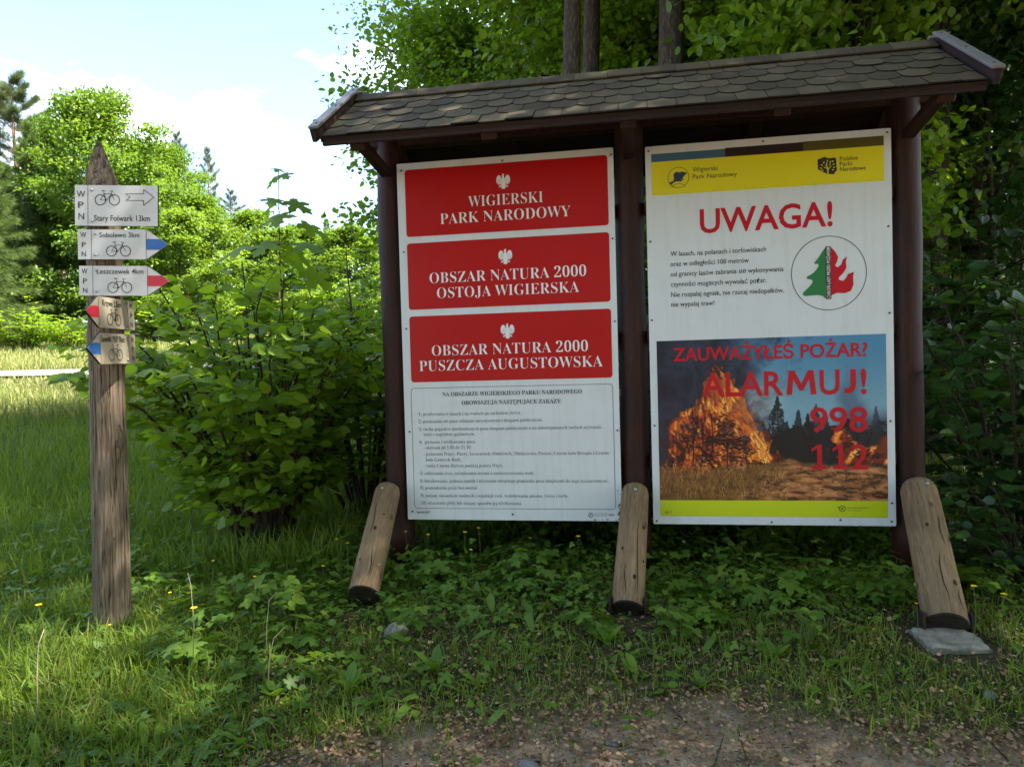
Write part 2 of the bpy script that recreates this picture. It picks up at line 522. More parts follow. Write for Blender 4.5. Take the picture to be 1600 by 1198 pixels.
M['needle_pine'] = leaf('pine needle', [(0.0, (0.06, 0.09, 0.034)), (0.5, (0.09, 0.125, 0.045)), (1.0, (0.14, 0.15, 0.065))], 0.2, 0.55, 0.3, (1.1, 1.05, 0.7))
M['needle_spruce'] = leaf('spruce needle', [(0.0, (0.05, 0.085, 0.02)), (0.5, (0.08, 0.13, 0.026)), (1.0, (0.12, 0.17, 0.036))], 0.25, 0.55, 0.3, (1.1, 1.05, 0.6))
M['grass'] = leaf('meadow grass', [(0.0, (0.078, 0.138, 0.014)), (0.5, (0.13, 0.21, 0.022)), (0.86, (0.19, 0.25, 0.034)), (0.94, (0.23, 0.21, 0.075)), (1.0, (0.32, 0.27, 0.12))], 0.42, 0.5, 0.3, tgain=1.3)
M['haygrass'] = leaf('flowering meadow grass', [(0.0, (0.13, 0.18, 0.04)), (0.5, (0.22, 0.26, 0.07)), (1.0, (0.38, 0.34, 0.15))], 0.4, 0.55, 0.3)
M['herb'] = leaf('ground herb leaf', [(0.0, (0.06, 0.125, 0.014)), (0.5, (0.102, 0.19, 0.021)), (1.0, (0.165, 0.25, 0.028))], 0.42, 0.45, 0.3, tgain=1.4)
M['litter'] = leaf('fallen brown leaf', [(0.0, (0.055, 0.030, 0.016)), (0.4, (0.19, 0.11, 0.055)), (0.75, (0.34, 0.21, 0.11)), (1.0, (0.48, 0.34, 0.19))], 0.1, 0.7, 0.25, (1, 0.9, 0.7))


# ------------------------------------------------------------------ terrain
def gz(x, y):
    x = np.asarray(x, float); y = np.asarray(y, float)
    t = y - 7.5
    rise = 0.112 * (0.5 * (t + np.sqrt(t * t + 1.5)))
    far = np.clip((y - 45) / 60, 0, 1)
    rise = rise * (1 - far) + far * 4.6
    near = -0.035 / (1 + np.exp((y - 2.45) * 5))
    und = 0.014 * np.sin(x * 2.3 + 1.1 * np.sin(y * 1.7)) * np.cos(y * 2.9 + x) + 0.008 * np.sin(x * 7.1 + y * 3.3) + 0.03 * np.sin(x * .45 + .7) * np.sin(y * .5)
    return rise + near + und - 0.02


def gzf(x, y): return float(gz(x, y))


rng = np.random.RandomState(7)


def vnoise(x, y, f, seed=0):
    """smooth value noise on arrays"""
    r = np.random.RandomState(1000 + seed).rand(64, 64)
    X = np.asarray(x) * f + 1000.0; Y = np.asarray(y) * f + 1000.0
    xi = np.floor(X).astype(int); yi = np.floor(Y).astype(int)
    fx = X - xi; fy = Y - yi
    fx = fx * fx * (3 - 2 * fx); fy = fy * fy * (3 - 2 * fy)
    a = r[xi % 64, yi % 64]; b = r[(xi + 1) % 64, yi % 64]; c = r[xi % 64, (yi + 1) % 64]; d = r[(xi + 1) % 64, (yi + 1) % 64]
    return (a * (1 - fx) + b * fx) * (1 - fy) + (c * (1 - fx) + d * fx) * fy


def fbm(x, y, f, seed=0, oct=4):
    s = 0; a = 0.5; t = 0
    for k in range(oct):
        s = s + a * vnoise(x, y, f * 2 ** k, seed + k); t += a; a *= 0.55
    return s / t


def bare(x, y):
    """how trodden the ground is: 1 on the footpath, 0 in the grass"""
    x = np.asarray(x, float); y = np.asarray(y, float)
    edge = 2.19 + 0.10 * np.sin(x * 2.1 + .8) - 0.24 * np.clip(-x - 0.3, 0, 3) - 0.22 * np.clip(x - .75, 0, 2) + 0.5 * (fbm(x, y, 2.2, 3) - 0.5)
    return 1 / (1 + np.exp((y - edge) * 13))


def clear(x, y):
    """1 where plants may grow, 0 on the footings and under the sawn feet"""
    k = np.ones_like(np.asarray(x, float))
    for s, n, rx, ry in ((2.38, .74, .17, .22), (1.168, .60, .11, .20), (-.05, .60, .08, .10)):
        c = BO + BD * s + BN * n
        k = np.where(((x - c.x) / rx) ** 2 + ((y - c.y) / ry) ** 2 < 1, 0.0, k)
    return k


BYAW = R(9.5777)
BO = Vector((-0.58175, 3.81648, 0.0))
BD = Vector((math.cos(BYAW), -math.sin(BYAW), 0)); BN = Vector((-math.sin(BYAW), -math.cos(BYAW), 0))


# ground sheet
def ground():
    def ax(lo, mid0, mid1, hi, fine, coarse):
        a = list(np.arange(mid0, mid1, fine))
        v = mid0; s = fine; L = []
        while v > lo: s = min(s * 1.25, coarse); v -= s; L.append(v)
        v = a[-1]; s = fine; H = []
        while v < hi: s = min(s * 1.25, coarse); v += s; H.append(v)
        return np.array(L[::-1] + a + H)
    xs = ax(-220, -4, 3.5, 220, 0.05, 12)
    ys = ax(-160, 1.2, 6, 260, 0.05, 12)
    X, Y = np.meshgrid(xs, ys)
    b = bare(X, Y)
    Z = gz(X, Y) + b * 0.02 * (fbm(X, Y, 14, 5) - 0.5) + 0.012 * (fbm(X, Y, 5, 9) - 0.5)
    V = np.stack([X, Y, Z], -1).reshape(-1, 3)
    nx, ny = len(xs), len(ys)
    i = np.arange(nx - 1)[None, :] + nx * np.arange(ny - 1)[:, None]
    q = np.stack([i, i + 1, i + nx + 1, i + nx], -1).reshape(-1, 4)
    m, nt, bs, out = mat_new('trodden earth and turf soil')
    N = nt.nodes.new; L = nt.links.new
    at = N('ShaderNodeAttribute'); at.attribute_name = 'bare'
    tc = N('ShaderNodeTexCoord')
    n1 = N('ShaderNodeTexNoise'); n1.inputs['Scale'].default_value = 9; n1.inputs['Detail'].default_value = 9; n1.inputs['Roughness'].default_value = 0.7
    n2 = N('ShaderNodeTexNoise'); n2.inputs['Scale'].default_value = 90; n2.inputs['Detail'].default_value = 5; n2.inputs['Roughness'].default_value = 0.7
    L(tc.outputs['Object'], n1.inputs['Vector']); L(tc.outputs['Object'], n2.inputs['Vector'])
    r1 = ramp(nt, [(0.3, (0.175, 0.118, 0.072)), (0.5, (0.285, 0.205, 0.135)), (0.7, (0.39, 0.295, 0.205))])
    L(n1.outputs['Fac'], r1.inputs['Fac'])
    r2 = ramp(nt, [(0.35, (0.024, 0.022, 0.010)), (0.65, (0.065, 0.060, 0.024))])
    L(n1.outputs['Fac'], r2.inputs['Fac'])
    mx = N('ShaderNodeMixRGB'); L(at.outputs['Fac'], mx.inputs['Fac'])
    L(r2.outputs['Color'], mx.inputs['Color1']); L(r1.outputs['Color'], mx.inputs['Color2'])
    r3 = ramp(nt, [(0.3, (0.55, 0.55, 0.55)), (0.7, (1.35, 1.35, 1.35))])
    L(n2.outputs['Fac'], r3.inputs['Fac'])
    mu = N('ShaderNodeMixRGB'); mu.blend_type = 'MULTIPLY'; mu.inputs['Fac'].default_value = 1
    L(mx.outputs['Color'], mu.inputs['Color1']); L(r3.outputs['Color'], mu.inputs['Color2'])
    L(mu.outputs['Color'], bs.inputs['Base Color'])
    bs.inputs['Roughness'].default_value = 0.95; bs.inputs['Specular IOR Level'].default_value = 0.15
    bp = N('ShaderNodeBump'); bp.inputs['Strength'].default_value = 0.8; bp.inputs['Distance'].default_value = 0.008
    L(n2.outputs['Fac'], bp.inputs['Height']); L(bp.outputs['Normal'], bs.inputs['Normal'])
    me = np_mesh('ground', V, q.ravel(), np.arange(len(q)) * 4, m, None, True)
    a = me.attributes.new('bare', 'FLOAT', 'POINT')
    far_meadow = 0
    a.data.foreach_set('value', b.ravel().astype(np.float32))
    o = link('ground', me)
    tag(o, 'forest edge ground with trodden bare earth in front', kind='structure')


ground()


# the pale road far across the meadow
def road():
    xs = np.linspace(-60, 14, 90)
    V, F = [], []
    for i, x in enumerate(xs):
        yc = 18.4 + 0.04 * (x + 14) + 0.25 * math.sin(x * .2)
        for k, dy in enumerate((-.85, .85)):
            V.append((x, yc + dy, gzf(x, yc + dy) + 0.05))
        if i: F.append((2 * i - 2, 2 * i, 2 * i + 1, 2 * i - 1))
    mb = MB(); mb.add(V, F)
    o = mb.build('road', plain('pale gravel road', (0.17, 0.16, 0.14), 0.9, 0.2, 0, 0.5, 2.0, (0.12, 0.11, 0.09)))
    tag(o, 'pale gravel road across the meadow', kind='structure')


road()


# ------------------------------------------------------------------ lettering
def serif(s):
    """the built-in font carries bold serif letters in its mathematical block"""
    o = ''
    for ch in s:
        if 'A' <= ch <= 'Z': o += chr(0x1D400 + ord(ch) - 65)
        elif 'a' <= ch <= 'z': o += chr(0x1D41A + ord(ch) - 97)
        elif '0' <= ch <= '9': o += chr(0x1D7CE + ord(ch) - 48)
        else: o += ch
    return o


_tc = {}


def glyphs(body, offset=0.0, res=3):
    key = (body, offset, res)
    if key not in _tc:
        c = bpy.data.curves.new('t', 'FONT')
        c.body = body; c.size = 1.0; c.offset = offset; c.resolution_u = res
        o = bpy.data.objects.new('t', c)
        me = o.to_mesh()
        V = np.array([v.co[:2] for v in me.vertices], float).reshape(-1, 2)
        F = [tuple(p.vertices) for p in me.polygons]
        o.to_mesh_clear()
        bpy.data.objects.remove(o); bpy.data.curves.remove(c)
        _tc[key] = (V, F)
    return _tc[key]


def put_text(mb, body, x0, x1, y, cap, F, mat=0, style='sans', weight=0.0, y1=None, rot=False):
    """lays a line of lettering between x0 and x1 on the base line y, capitals cap high"""
    if style == 'serif':
        V, Fc = glyphs(serif(body), weight); H = glyphs(serif('H'), weight)[0][:, 1].max()
    else:
        V, Fc = glyphs(body, weight); H = glyphs('H', weight)[0][:, 1].max()
    a, b = V[:, 0].min(), V[:, 0].max()
    sx = (x1 - x0) / (b - a); sy = cap / H
    P = []
    for vx, vy in V:
        px = x0 + (vx - a) * sx; py = y + vy * sy
        P.append(F(px, py))
    out = []
    for f in Fc:
        A, B, C = (Vector((V[i][0], V[i][1])) for i in f[:3])
        out.append(f)
    mb.add(P, out, mat)


def rrect(x0, y0, x1, y1, r, n=5):
    P = []
    for cx, cy, a0 in ((x1 - r, y1 - r, 0), (x0 + r, y1 - r, 90), (x0 + r, y0 + r, 180), (x1 - r, y0 + r, 270)):
        for k in range(n + 1):
            a = R(a0 + 90 * k / n)
            P.append((cx + r * math.cos(a), cy + r * math.sin(a)))
    return P


def circle(cx, cy, rx, ry=None, n=48):
    ry = ry or rx
    return [(cx + rx * math.cos(2 * math.pi * k / n), cy + ry * math.sin(2 * math.pi * k / n)) for k in range(n)]


def face(h):
    """2D on the sign face to the board's own frame, h in front of the sheet"""
    return lambda x, y: (x, -h, y)


def line(parent, mat, *a):
    mb = MB(); put_text(mb, *a)
    return mb.build('lettering', mat, parent)


# ------------------------------------------------------------------ notice board
BYAW = R(9.5777)
BO = Vector((-0.58175, 3.81648, 0.0))
BD = Vector((math.cos(BYAW), -math.sin(BYAW), 0)); BN = Vector((-math.sin(BYAW), -math.cos(BYAW), 0))


def bw(s, n, z): return BO + BD * s + BN * n + Vector((0, 0, z))


board = empty('notice_board', BO, -BYAW, 'large roofed timber notice board with two white sign panels on leaning log braces', 'notice board')

POST_S = (-0.063, 1.2175, 2.533)
for s in POST_S:
    mb = MB()
    rq = random.Random(int(s * 50)); ph = rq.random() * 9
    mb.tube([(.003 * math.sin(k * .9 + ph), .003 * math.cos(k * .7 + ph), -1.22 + 2.44 * k / 14) for k in range(15)], [.0735 + .0018 * math.sin(k * 1.7 + ph) for k in range(15)], 28)
    mb.build('post', M['stain'], board, (s, 0.083, 1.17 + (0.12 if s > 2 else 0.10)))


def log_mesh(L, r0, r1, seed, n=28, m=26, dome=0.7, mat_end=True):
    """a peeled pole along +Z, rounded at the top and sawn at the foot"""
    mb = MB(); vs = []; rr = random.Random(seed)
    ph = rr.random() * 9
    for i in range(m + 1):
        t = i / m; z = L * t
        rad = r0 + (r1 - r0) * t
        dz = (L - z)
        if dz < r1 * dome: rad *= max(0.08, math.sqrt(max(0.0, 1 - (1 - dz / (r1 * dome)) ** 2)))
        for k in range(n):
            a = 2 * math.pi * k / n
            w = 1 + 0.025 * mnoise.noise(Vector((math.cos(a) * 1.4, math.sin(a) * 1.4, z * 3 + ph))) + 0.012 * mnoise.noise(Vector((math.cos(a) * 5, math.sin(a) * 5, z * 6 + ph)))
            vs.append((rad * w * math.cos(a), rad * w * math.sin(a), z))
    fs = [(i * n + k, i * n + (k + 1) % n, (i + 1) * n + (k + 1) % n, (i + 1) * n + k) for i in range(m) for k in range(n)]
    mb.add(vs, fs, 0, True)
    mb.add([vs[m * n + k] for k in range(n)], [tuple(range(n))], 0, True)
    # foot: narrow worn rim, then the dark end grain
    rim = [(v[0] * .93, v[1] * .93, -0.006) for v in vs[:n]]
    mb.add(vs[:n] + rim, [(k, n + k, n + (k + 1) % n, (k + 1) % n) for k in range(n)], 1, True)
    mb.add(rim, [tuple(range(n - 1, -1, -1))], 1)
    return mb


feet = ((-0.050, 0.54, 0.075), (1.168, 0.54, 0.042), (2.414, 0.635, 0.046))
tops = ((-0.092, 0.055, 0.492), (1.2137, 0.055, 0.492), (2.538, 0.052, 0.508))
rads = (0.068, 0.068, 0.078)
for i in range(3):
    a = Vector((feet[i][0], -feet[i][1], feet[i][2])); b = Vector((tops[i][0], -tops[i][1] + 0.03, tops[i][2]))
    d = (b - a)
    q = d.to_track_quat('Z', 'Y')
    br = log_mesh(d.length, rads[i] * 1.06, rads[i], 11 + i).build('log_brace', [M['log'], M['endgrain']], board, a, q.to_euler())
    # bolt near the top of the brace, on the side turned to the front
    ax = Matrix.Rotation(0, 3, 'X') @ q.to_matrix()
    fl = ax.transposed() @ Vector((0, -1, 0.1)); fl.z = 0; fl.normalize()
    mb = MB(); c = fl * (rads[i] * 0.99) + Vector((0, 0, d.length - 0.075))
    mb.tube([c, c + fl * 0.006], 0.0075, 10)
    mb.build('bolt_head', M['screw'], br)
    tang = Vector((0, 0, 1)).cross(fl)
    def on_log(u, z):      # u across the face in metres, z along the pole
        rr_ = rads[i] * (1.06 - .06 * z / d.length) * 1.012; aa = u / rr_
        return (fl * math.cos(aa) + tang * math.sin(aa)) * rr_ + Vector((0, 0, z))
    for (u, z, r_) in (((.012, .33, .011), (-.03, .15, .008), (.04, .42, .006)), ((.020, .12, .011), (.055, .40, .010), (-.045, .27, .008), (.065, .22, .007)), ((.03, .16, .012), (-.035, .45, .009), (.06, .40, .008)))[i]:
        mk = MB(); n_ = 12
        mk.add([on_log(u, z) + fl * .002] + [on_log(u + r_ * .8 * math.cos(2 * math.pi * k / n_), z + r_ * 1.15 * math.sin(2 * math.pi * k / n_)) for k in range(n_)], [(0, 1 + k, 1 + (k + 1) % n_) for k in range(n_)], 0, True)
        mk.build('knot', M['knot'], br)
    for (u, z0, z1) in (((-.008, .30, .50), (.03, .05, .22)), ((.030, .04, .44), (-.02, .02, .18)), ((-.015, .06, .30), (.02, .34, .52), (.04, .03, .14)))[i]:
        mk = MB(); L_, R_ = [], []
        rq = random.Random(i * 7 + int(z0 * 100))
        for k in range(13):
            t = k / 12; w = .0022 * math.sin(math.pi * t) ** .6 + .0003; uu = u + .006 * math.sin(t * 5 + i) + rq.uniform(-.0012, .0012)
            L_.append(on_log(uu - w, z0 + (z1 - z0) * t)); R_.append(on_log(uu + w, z0 + (z1 - z0) * t))
        mk.add(L_ + R_, [(k, 13 + k, 14 + k, k + 1) for k in range(12)]); mk.build('drying_crack', M['knot'], br)
    if i > 0:
        mb = MB()
        for sg in (-1, 1):
            o = Vector((sg * (rads[i] * 1.13), 0.0, 0.05)); top = a + o; bot = Vector((top.x, top.y, -0.03))
            mb.beam(bot, top + Vector((0, 0, 0.0)), 0.012, 0.05, 0, (0, 1, 0), 0.001)
        mb.beam(Vector((a.x - rads[i] * 1.14, a.y + .01, a.z + 0.0)) , Vector((a.x + rads[i] * 1.14, a.y + .01, a.z + 0.0)), 0.05, 0.008, 0, (0, 1, 0), 0.001)
        mb.build('stirrup', M['iron'], board)

# roof: ridge and eave measured along the board
S0, S1 = -0.225, 2.672
RZ, RN = 2.588, -0.07           # ridge
EZ, EN = 2.228, 0.452           # front eave
slope = Vector((0, -(EN - RN), EZ - RZ)); SL = slope.length; sdir = slope.normalized()
snor = Vector((0, sdir.z, -sdir.y)); 
if snor.z < 0: snor = -snor
ridge0 = Vector((0, -RN, RZ))
roof = MB()
bk = Vector((0, -sdir.y, sdir.z))       # back slope direction
bnor = Vector((0, -snor.y, snor.z))
for dirv, nor in ((sdir, snor), (bk, bnor)):
    c = ridge0 + dirv * (SL / 2) - nor * 0.014
    X = Vector((1, 0, 0)); Mr = Matrix((X, dirv, X.cross(dirv))).transposed()
    roof.box((0.5 * (S0 + S1), c.y, c.z), (S1 - S0, SL, 0.022), Mr, 0, 0.0)
deck = roof.build('roof', M['deck'], board)


def shingle_mb(dirv, nor, seed):
    mb = MB(); rr = random.Random(seed)
    rows = 6; expo = SL / 5.35; W = 0.1265
    for r in range(rows):
        v1 = SL + 0.012 - r * expo              # lower edge of this row, measured down the slope
        v0 = max(v1 - expo * 1.9, 0.0)
        if v1 < 0.03: continue
        nx = int((S1 - S0) / W) + 2
        for k in range(-1, nx):
            u0 = S0 + 0.012 + (k + (0.5 if r % 2 else 0.0)) * W; u1 = u0 + W - 0.003
            u0c, u1c = max(u0, S0 + .004), min(u1, S1 - .004)
            if u1c - u0c < 0.012: continue
            arc = 0.050 if r else 0.004; low = []
            for j in range(11):
                u = u0 + (u1 - u0) * j / 10
                if u < u0c - 1e-6 or u > u1c + 1e-6: continue
                t = (u - u0) / (u1 - u0) * 2 - 1
                low.append((u, v1 - arc * (1 - math.sqrt(max(0, 1 - (t * 0.97) ** 2))) + rr.uniform(-.0012, .0012)))
            if len(low) < 2: continue
            ul, ur = low[0][0], low[-1][0]
            out = [(ul, v0)] + low + [(ur, v0)]
            lift = rr.uniform(0.0, 0.0035) + (0.004 if rr.random() < .05 else 0); n_low = 0.0095 + lift; n_up = 0.003
            def P(u, v, top):
                h = n_up + (n_low - n_up) * (v - v0) / max(1e-6, v1 - v0) + (0.0 if top else -0.0065)
                p = ridge0 + dirv * v + nor * h
                return (u, p.y, p.z)
            n = len(out)
            vs = [P(u, v, True) for u, v in out] + [P(u, v, False) for u, v in out]
            rd = rr.random()
            top = tuple(range(n)); 
            mb.add(vs, [top, tuple(range(2 * n - 1, n - 1, -1))], 0, False, rd)
            mb.add(vs, [(i, n + i, n + (i + 1) % n, (i + 1) % n) for i in range(n)], 1, False, rd)
    return mb


import bmesh


def fix_normals(o):
    bm = bmesh.new(); bm.from_mesh(o.data)
    bmesh.ops.recalc_face_normals(bm, faces=bm.faces[:])
    bm.to_mesh(o.data); bm.free()


for args in ((sdir, snor, 5), (bk, bnor, 6)):
    fix_normals(shingle_mb(*args).build('shingles', [M['shingle'], M['shingle_dark']], deck))
# ridge capping: overlapping folded pieces
mb = MB(); u = S0 + .004; rr = random.Random(4)
while u < S1 - 0.01:
    w = min(0.17, S1 - .004 - u); h = 0.018 + rr.uniform(0, .004)
    f = lambda d, nn, hh: ridge0 + d * 0.075 + nn * hh
    A = f(sdir, snor, h); B = ridge0 + Vector((0, 0, h + .012)); C = f(bk, bnor, h)
    A2 = f(sdir, snor, h - .007); C2 = f(bk, bnor, h - .007)
    vs = []
    for uu in (u, u + w - .004):
        for p in (A, B, C, C2, A2): vs.append((uu, p.y, p.z))
    mb.add(vs, [(0, 1, 6, 5), (1, 2, 7, 6), (2, 3, 8, 7), (3, 4, 9, 8), (4, 0, 5, 9), (4, 3, 2, 1, 0), (5, 6, 7, 8, 9)], 0, False, rr.random())
    u += 0.168
fix_normals(mb.build('ridge_cap', [M['shingle']], deck))
# barge boards on the four gable slopes, capped with a wider strip
for s, sg in ((S0, -1), (S1, 1)):
    for dirv, nor in ((sdir, snor), (bk, bnor)):
        p0 = ridge0 + nor * 0.005 + dirv * (-0.012); p1 = ridge0 + dirv * (SL + 0.028) + nor * 0.005
        mb = MB()
        X = Vector((1, 0, 0)); Mr = Matrix((X, dirv, X.cross(dirv))).transposed()
        c = (p0 + p1) / 2
        c = c + nor * .012
        mb.box((s + sg * 0.018, c.y, c.z), (0.024, (p1 - p0).length, 0.062), Mr, 0, 0.003)
        bb = mb.build('barge_board', M['deck'], board)
        mb = MB(); cc = c + nor * 0.0385
        mb.box((s + sg * 0.008, cc.y, cc.z), (0.050, (p1 - p0).length + 0.006, 0.014), Mr, 0, 0.003)
        mb.build('capping_strip', M['barge'], bb)
        if dirv is sdir:
            for t in (0.06, 0.5, 0.93):
                q = p0.lerp(p1, t) + nor * 0.0575
                m2 = MB(); m2.tube([Vector((s + sg * .008, q.y, q.z)), Vector((s + sg * .008, q.y, q.z)) + nor * .003], 0.006, 8)
                m2.build('screw', M['darkscrew'], bb)
# eave boards
for sgn in (1, -1):
    mb = MB(); e = ridge0 + (sdir if sgn > 0 else bk) * (SL - 0.004) - (snor if sgn > 0 else bnor) * 0.034
    mb.box((0.5 * (S0 + S1), e.y, e.z), (S1 - S0 - 0.01, 0.018, 0.020), None, 0, 0.002)
    mb.build('eave_board', M['deck'], board)
# rafters, top beams and bracket arms
for s in (-0.063, 0.58, 1.2175, 1.88, 2.533):
    mb = MB()
    for dirv, nor in ((sdir, snor), (bk, bnor)):
        a = ridge0 + dirv * 0.03 - nor * 0.062; b = ridge0 + dirv * (SL - 0.02) - nor * 0.062
        mb.beam((s, a.y, a.z), (s, b.y, b.z), 0.045, 0.07, 0, (1, 0, 0))
    mb.build('rafter', M['stain'], board)
for y, z in ((0.083, 2.36),):
    mb = MB(); mb.beam((S0 + .03, y, z), (S1 - .03, y, z), 0.09, 0.09, 0, (0, 1, 0))
    mb.build('top_beam', M['stain'], board)
for s in POST_S:
    for sg in (-1, 1):
        mb = MB()
        mb.beam((s, 0.083 - sg * 0.06, 2.165), (s, 0.083 - sg * 0.42, 2.215), 0.042, 0.055, 0, (1, 0, 0))
        mb.build('bracket_arm', M['deck'], board)
# cross rails behind the sheets
for z in (0.62, 1.25, 1.9):
    for s0, s1 in ((0.012, 1.143), (1.292, 2.458)):
        mb = MB(); mb.beam((s0, 0.05, z), (s1, 0.05, z), 0.06, 0.09, 0, (0, 1, 0))
        mb.build('rail', M['stain'], board)


def sheet(x0, y0, x1, y1):
    mb = MB()
    P = rrect(x0, y0, x1, y1, 0.006, 2)
    n = len(P)
    mb.add([(x, 0, y) for x, y in P] + [(x, 0.006, y) for x, y in P],
           [tuple(range(n)), tuple(range(2 * n - 1, n - 1, -1))] + [(i, n + i, n + (i + 1) % n, (i + 1) % n) for i in range(n)], 0)
    return mb


def screws(pts, parent):
    proto = None
    for (x, z) in pts:
        if proto is None:
            mb = MB(); mb.tube([(0, 0.0, 0), (0, -0.003, 0)], 0.0052, 10)
            o = mb.build('screw', M['darkscrew'], parent, (x, 0, z)); proto = o
        else:
            o = proto.copy(); COL.objects.link(o); o.parent = parent; o.location = (x, 0, z)


# left sheet ---------------------------------------------------------
left = sheet(0.0, 0.306, 1.1424, 2.206).build('sign_panel', M['white'], board)
left['label'] = 'white sign panel with three red plates and a list of rules'
fix_normals(left)
EAGLE = [(0.0, .30), (.06, .27), (.11, .20), (.15, .30), (.21, .40), (.29, .43), (.37, .38), (.43, .27), (.455, .12), (.44, 0.0), (.415, -.11), (.385, -.05), (.36, -.18), (.33, -.09), (.30, -.23), (.27, -.12), (.24, -.24), (.205, -.11), (.175, -.17), (.145, -.08), (.135, -.18), (.22, -.27), (.30, -.27), (.27, -.31), (.32, -.36), (.22, -.35), (.12, -.28), (.09, -.29), (.17, -.43), (.11, -.42), (.08, -.48), (.04, -.44), (0.0, -.5)]


def eagle(mb, cx, cy, h, F, mat=0):
    R2 = [(cx + x * h, cy + y * h) for x, y in EAGLE]
    L2 = [(cx - x * h, cy + y * h) for x, y in EAGLE[1:-1]][::-1]
    mb.flat(R2 + L2, F, mat)
    for P in ([(-.055, .29), (.055, .29), (.06, .37), (.02, .41), (-.05, .405), (-.09, .37), (-.15, .35), (-.09, .33)],
              [(-.06, .42), (.05, .42), (.085, .50), (.04, .465), (0.0, .53), (-.04, .465), (-.09, .50)]):
        mb.flat([(cx + x * h, cy + y * h) for x, y in P], F, mat)


def eagle_lines(mb, cx, cy, h, F, mat):
    for sg in (-1, 1):
        for k in range(4):
            a = [(.17 + .06 * k, .24 - .03 * k), (.20 + .055 * k, .08 - .03 * k), (.205 + .055 * k, -.06 - .015 * k)]
            mb.stroke([(cx + sg * x * h, cy + y * h) for x, y in a], 0.013 * h, F, mat)
        mb.stroke([(cx + sg * .10 * h, cy + .17 * h), (cx + sg * .13 * h, cy - .05 * h)], 0.014 * h, F, mat)


for (y0, y1), (l1, l2), ec in (((1.817, 2.1705), (('WIGIERSKI', .3853, .7797, 1.9548), ('PARK NARODOWY', .2308, .9197, 1.8738)), 2.0755),
                                ((1.4306, 1.7824), (('OBSZAR NATURA 2000', .1630, .9912, 1.5662), ('OSTOJA WIGIERSKA', .2009, .9532, 1.4858)), 1.6869),
                                ((1.0440, 1.3950), (('OBSZAR NATURA 2000', .1628, .9904, 1.1820), ('PUSZCZA AUGUSTOWSKA', .0911, 1.0636, 1.1022)), 1.3003)):
    mb = MB(); mb.flat(rrect(0.0435, y0, 1.1115, y1, 0.016), face(0.0015))
    plate = mb.build('red_plate', M['red'], left)
    for t, a, b, y in (l1, l2): line(left, M['print_white'], t, a, b, y, 0.0545, face(0.0028), 0, 'serif', -0.0122)
    mb = MB(); eagle(mb, 0.5744, ec - .002, 0.080, face(0.0028), 0)
    eagle_lines(mb, 0.5744, ec - .002, 0.080, face(0.0036), 1)
    mb.build('eagle_emblem', [M['print_white'], plain('pale grey print', (0.40, 0.27, 0.27), 0.4)], left)
mb = MB()
mb.stroke(rrect(0.040, 0.367, 1.111, 1.012, 0.018), 0.0026, face(0.0014), 0, True)
mb.build('rules_border', M['greyink'], left)
f0 = face(0.0014); ink2 = [M['ink'], M['greyink']]
line(left, ink2, 'NA OBSZARZE WIGIERSKIEGO PARKU NARODOWEGO', .2132, .9537, .9660, .0215, f0, 0, 'serif')
line(left, ink2, 'OBOWIĄZUJĄ NASTĘPUJĄCE ZAKAZY:', .3168, .8474, .9188, .0215, f0, 0, 'serif')
RULES = (('1) przebywania w lasach i na wodach po zachodzie słońca,', .0770, .6333, .8640), ('2) poruszania się poza szlakami turystycznymi i drogami publicznymi,', .0757, .7462, .8250),
         ('3) ruchu pojazdów mechanicznych poza drogami publicznymi a na udostępnianych wodach używania', .0762, 1.0475, .7835), ('łodzi z napędem spalinowym,', .1019, .3830, .7553),
         ('4)  pływania i wędkowania poza:', .0747, .3861, .7145), ('- okresem od 1.05 do 31.10.', .1004, .3618, .6846),
         ('- jeziorami Wigry, Pierty, Leszczewek, Omułówek, Mulaczysko, Postaw, Czarne koło Bryzgla i Czarne', .0994, 1.0851, .6500), ('koło Gawrych Rudy,', .1108, .3074, .6195),
         ('- rzeką Czarna Hańcza poniżej jeziora Wigry,', .0990, .5316, .5873), ('5) zakłócania ciszy, zaśmiecania terenu i zanieczyszczania wody,', .0745, .6965, .5470),
         ('6) biwakowania, palenia ognisk i używania otwartego płomienia poza miejscami do tego wyznaczonymi,', .0741, 1.0775, .5060), ('8) prowadzenia psów bez uwięzi,', .0755, .3900, .4690),
         ('9) zmiany stosunków wodnych i regulacji rzek, wydobywania piasku, żwiru i torfu,', .0759, .8694, .4270), ('10) niszczenia gleby lub zmiany sposobu jej użytkowania.', .0764, .6241, .3876))
for t, a, b, y in RULES: line(left, ink2, t, a, b, y, .0180, f0, 1, 'serif', -0.012)
line(left, ink2, 'Suwałki 2017', .0507, .1266, .3405, .0110, f0, 0, 'serif')


def eco_logo(mb, cx, cy, r, F, mat, wing=False):
    mb.stroke(circle(cx, cy, r, n=28), r * .24, F, mat, True)
    mb.flat([(cx - .45 * r, cy - .35 * r), (cx - .2 * r, cy - .5 * r), (cx + .12 * r, cy - .1 * r), (cx + .5 * r, cy + .35 * r), (cx + .3 * r, cy + .5 * r), (cx - .1 * r, cy + .25 * r), (cx - .4 * r, cy + .05 * r)], F, mat)
    if wing: mb.flat([(cx - 1.75 * r, cy + .75 * r), (cx - 1.0 * r, cy + .62 * r), (cx - .8 * r, cy + .2 * r), (cx - 1.3 * r, cy + .35 * r)], F, mat)


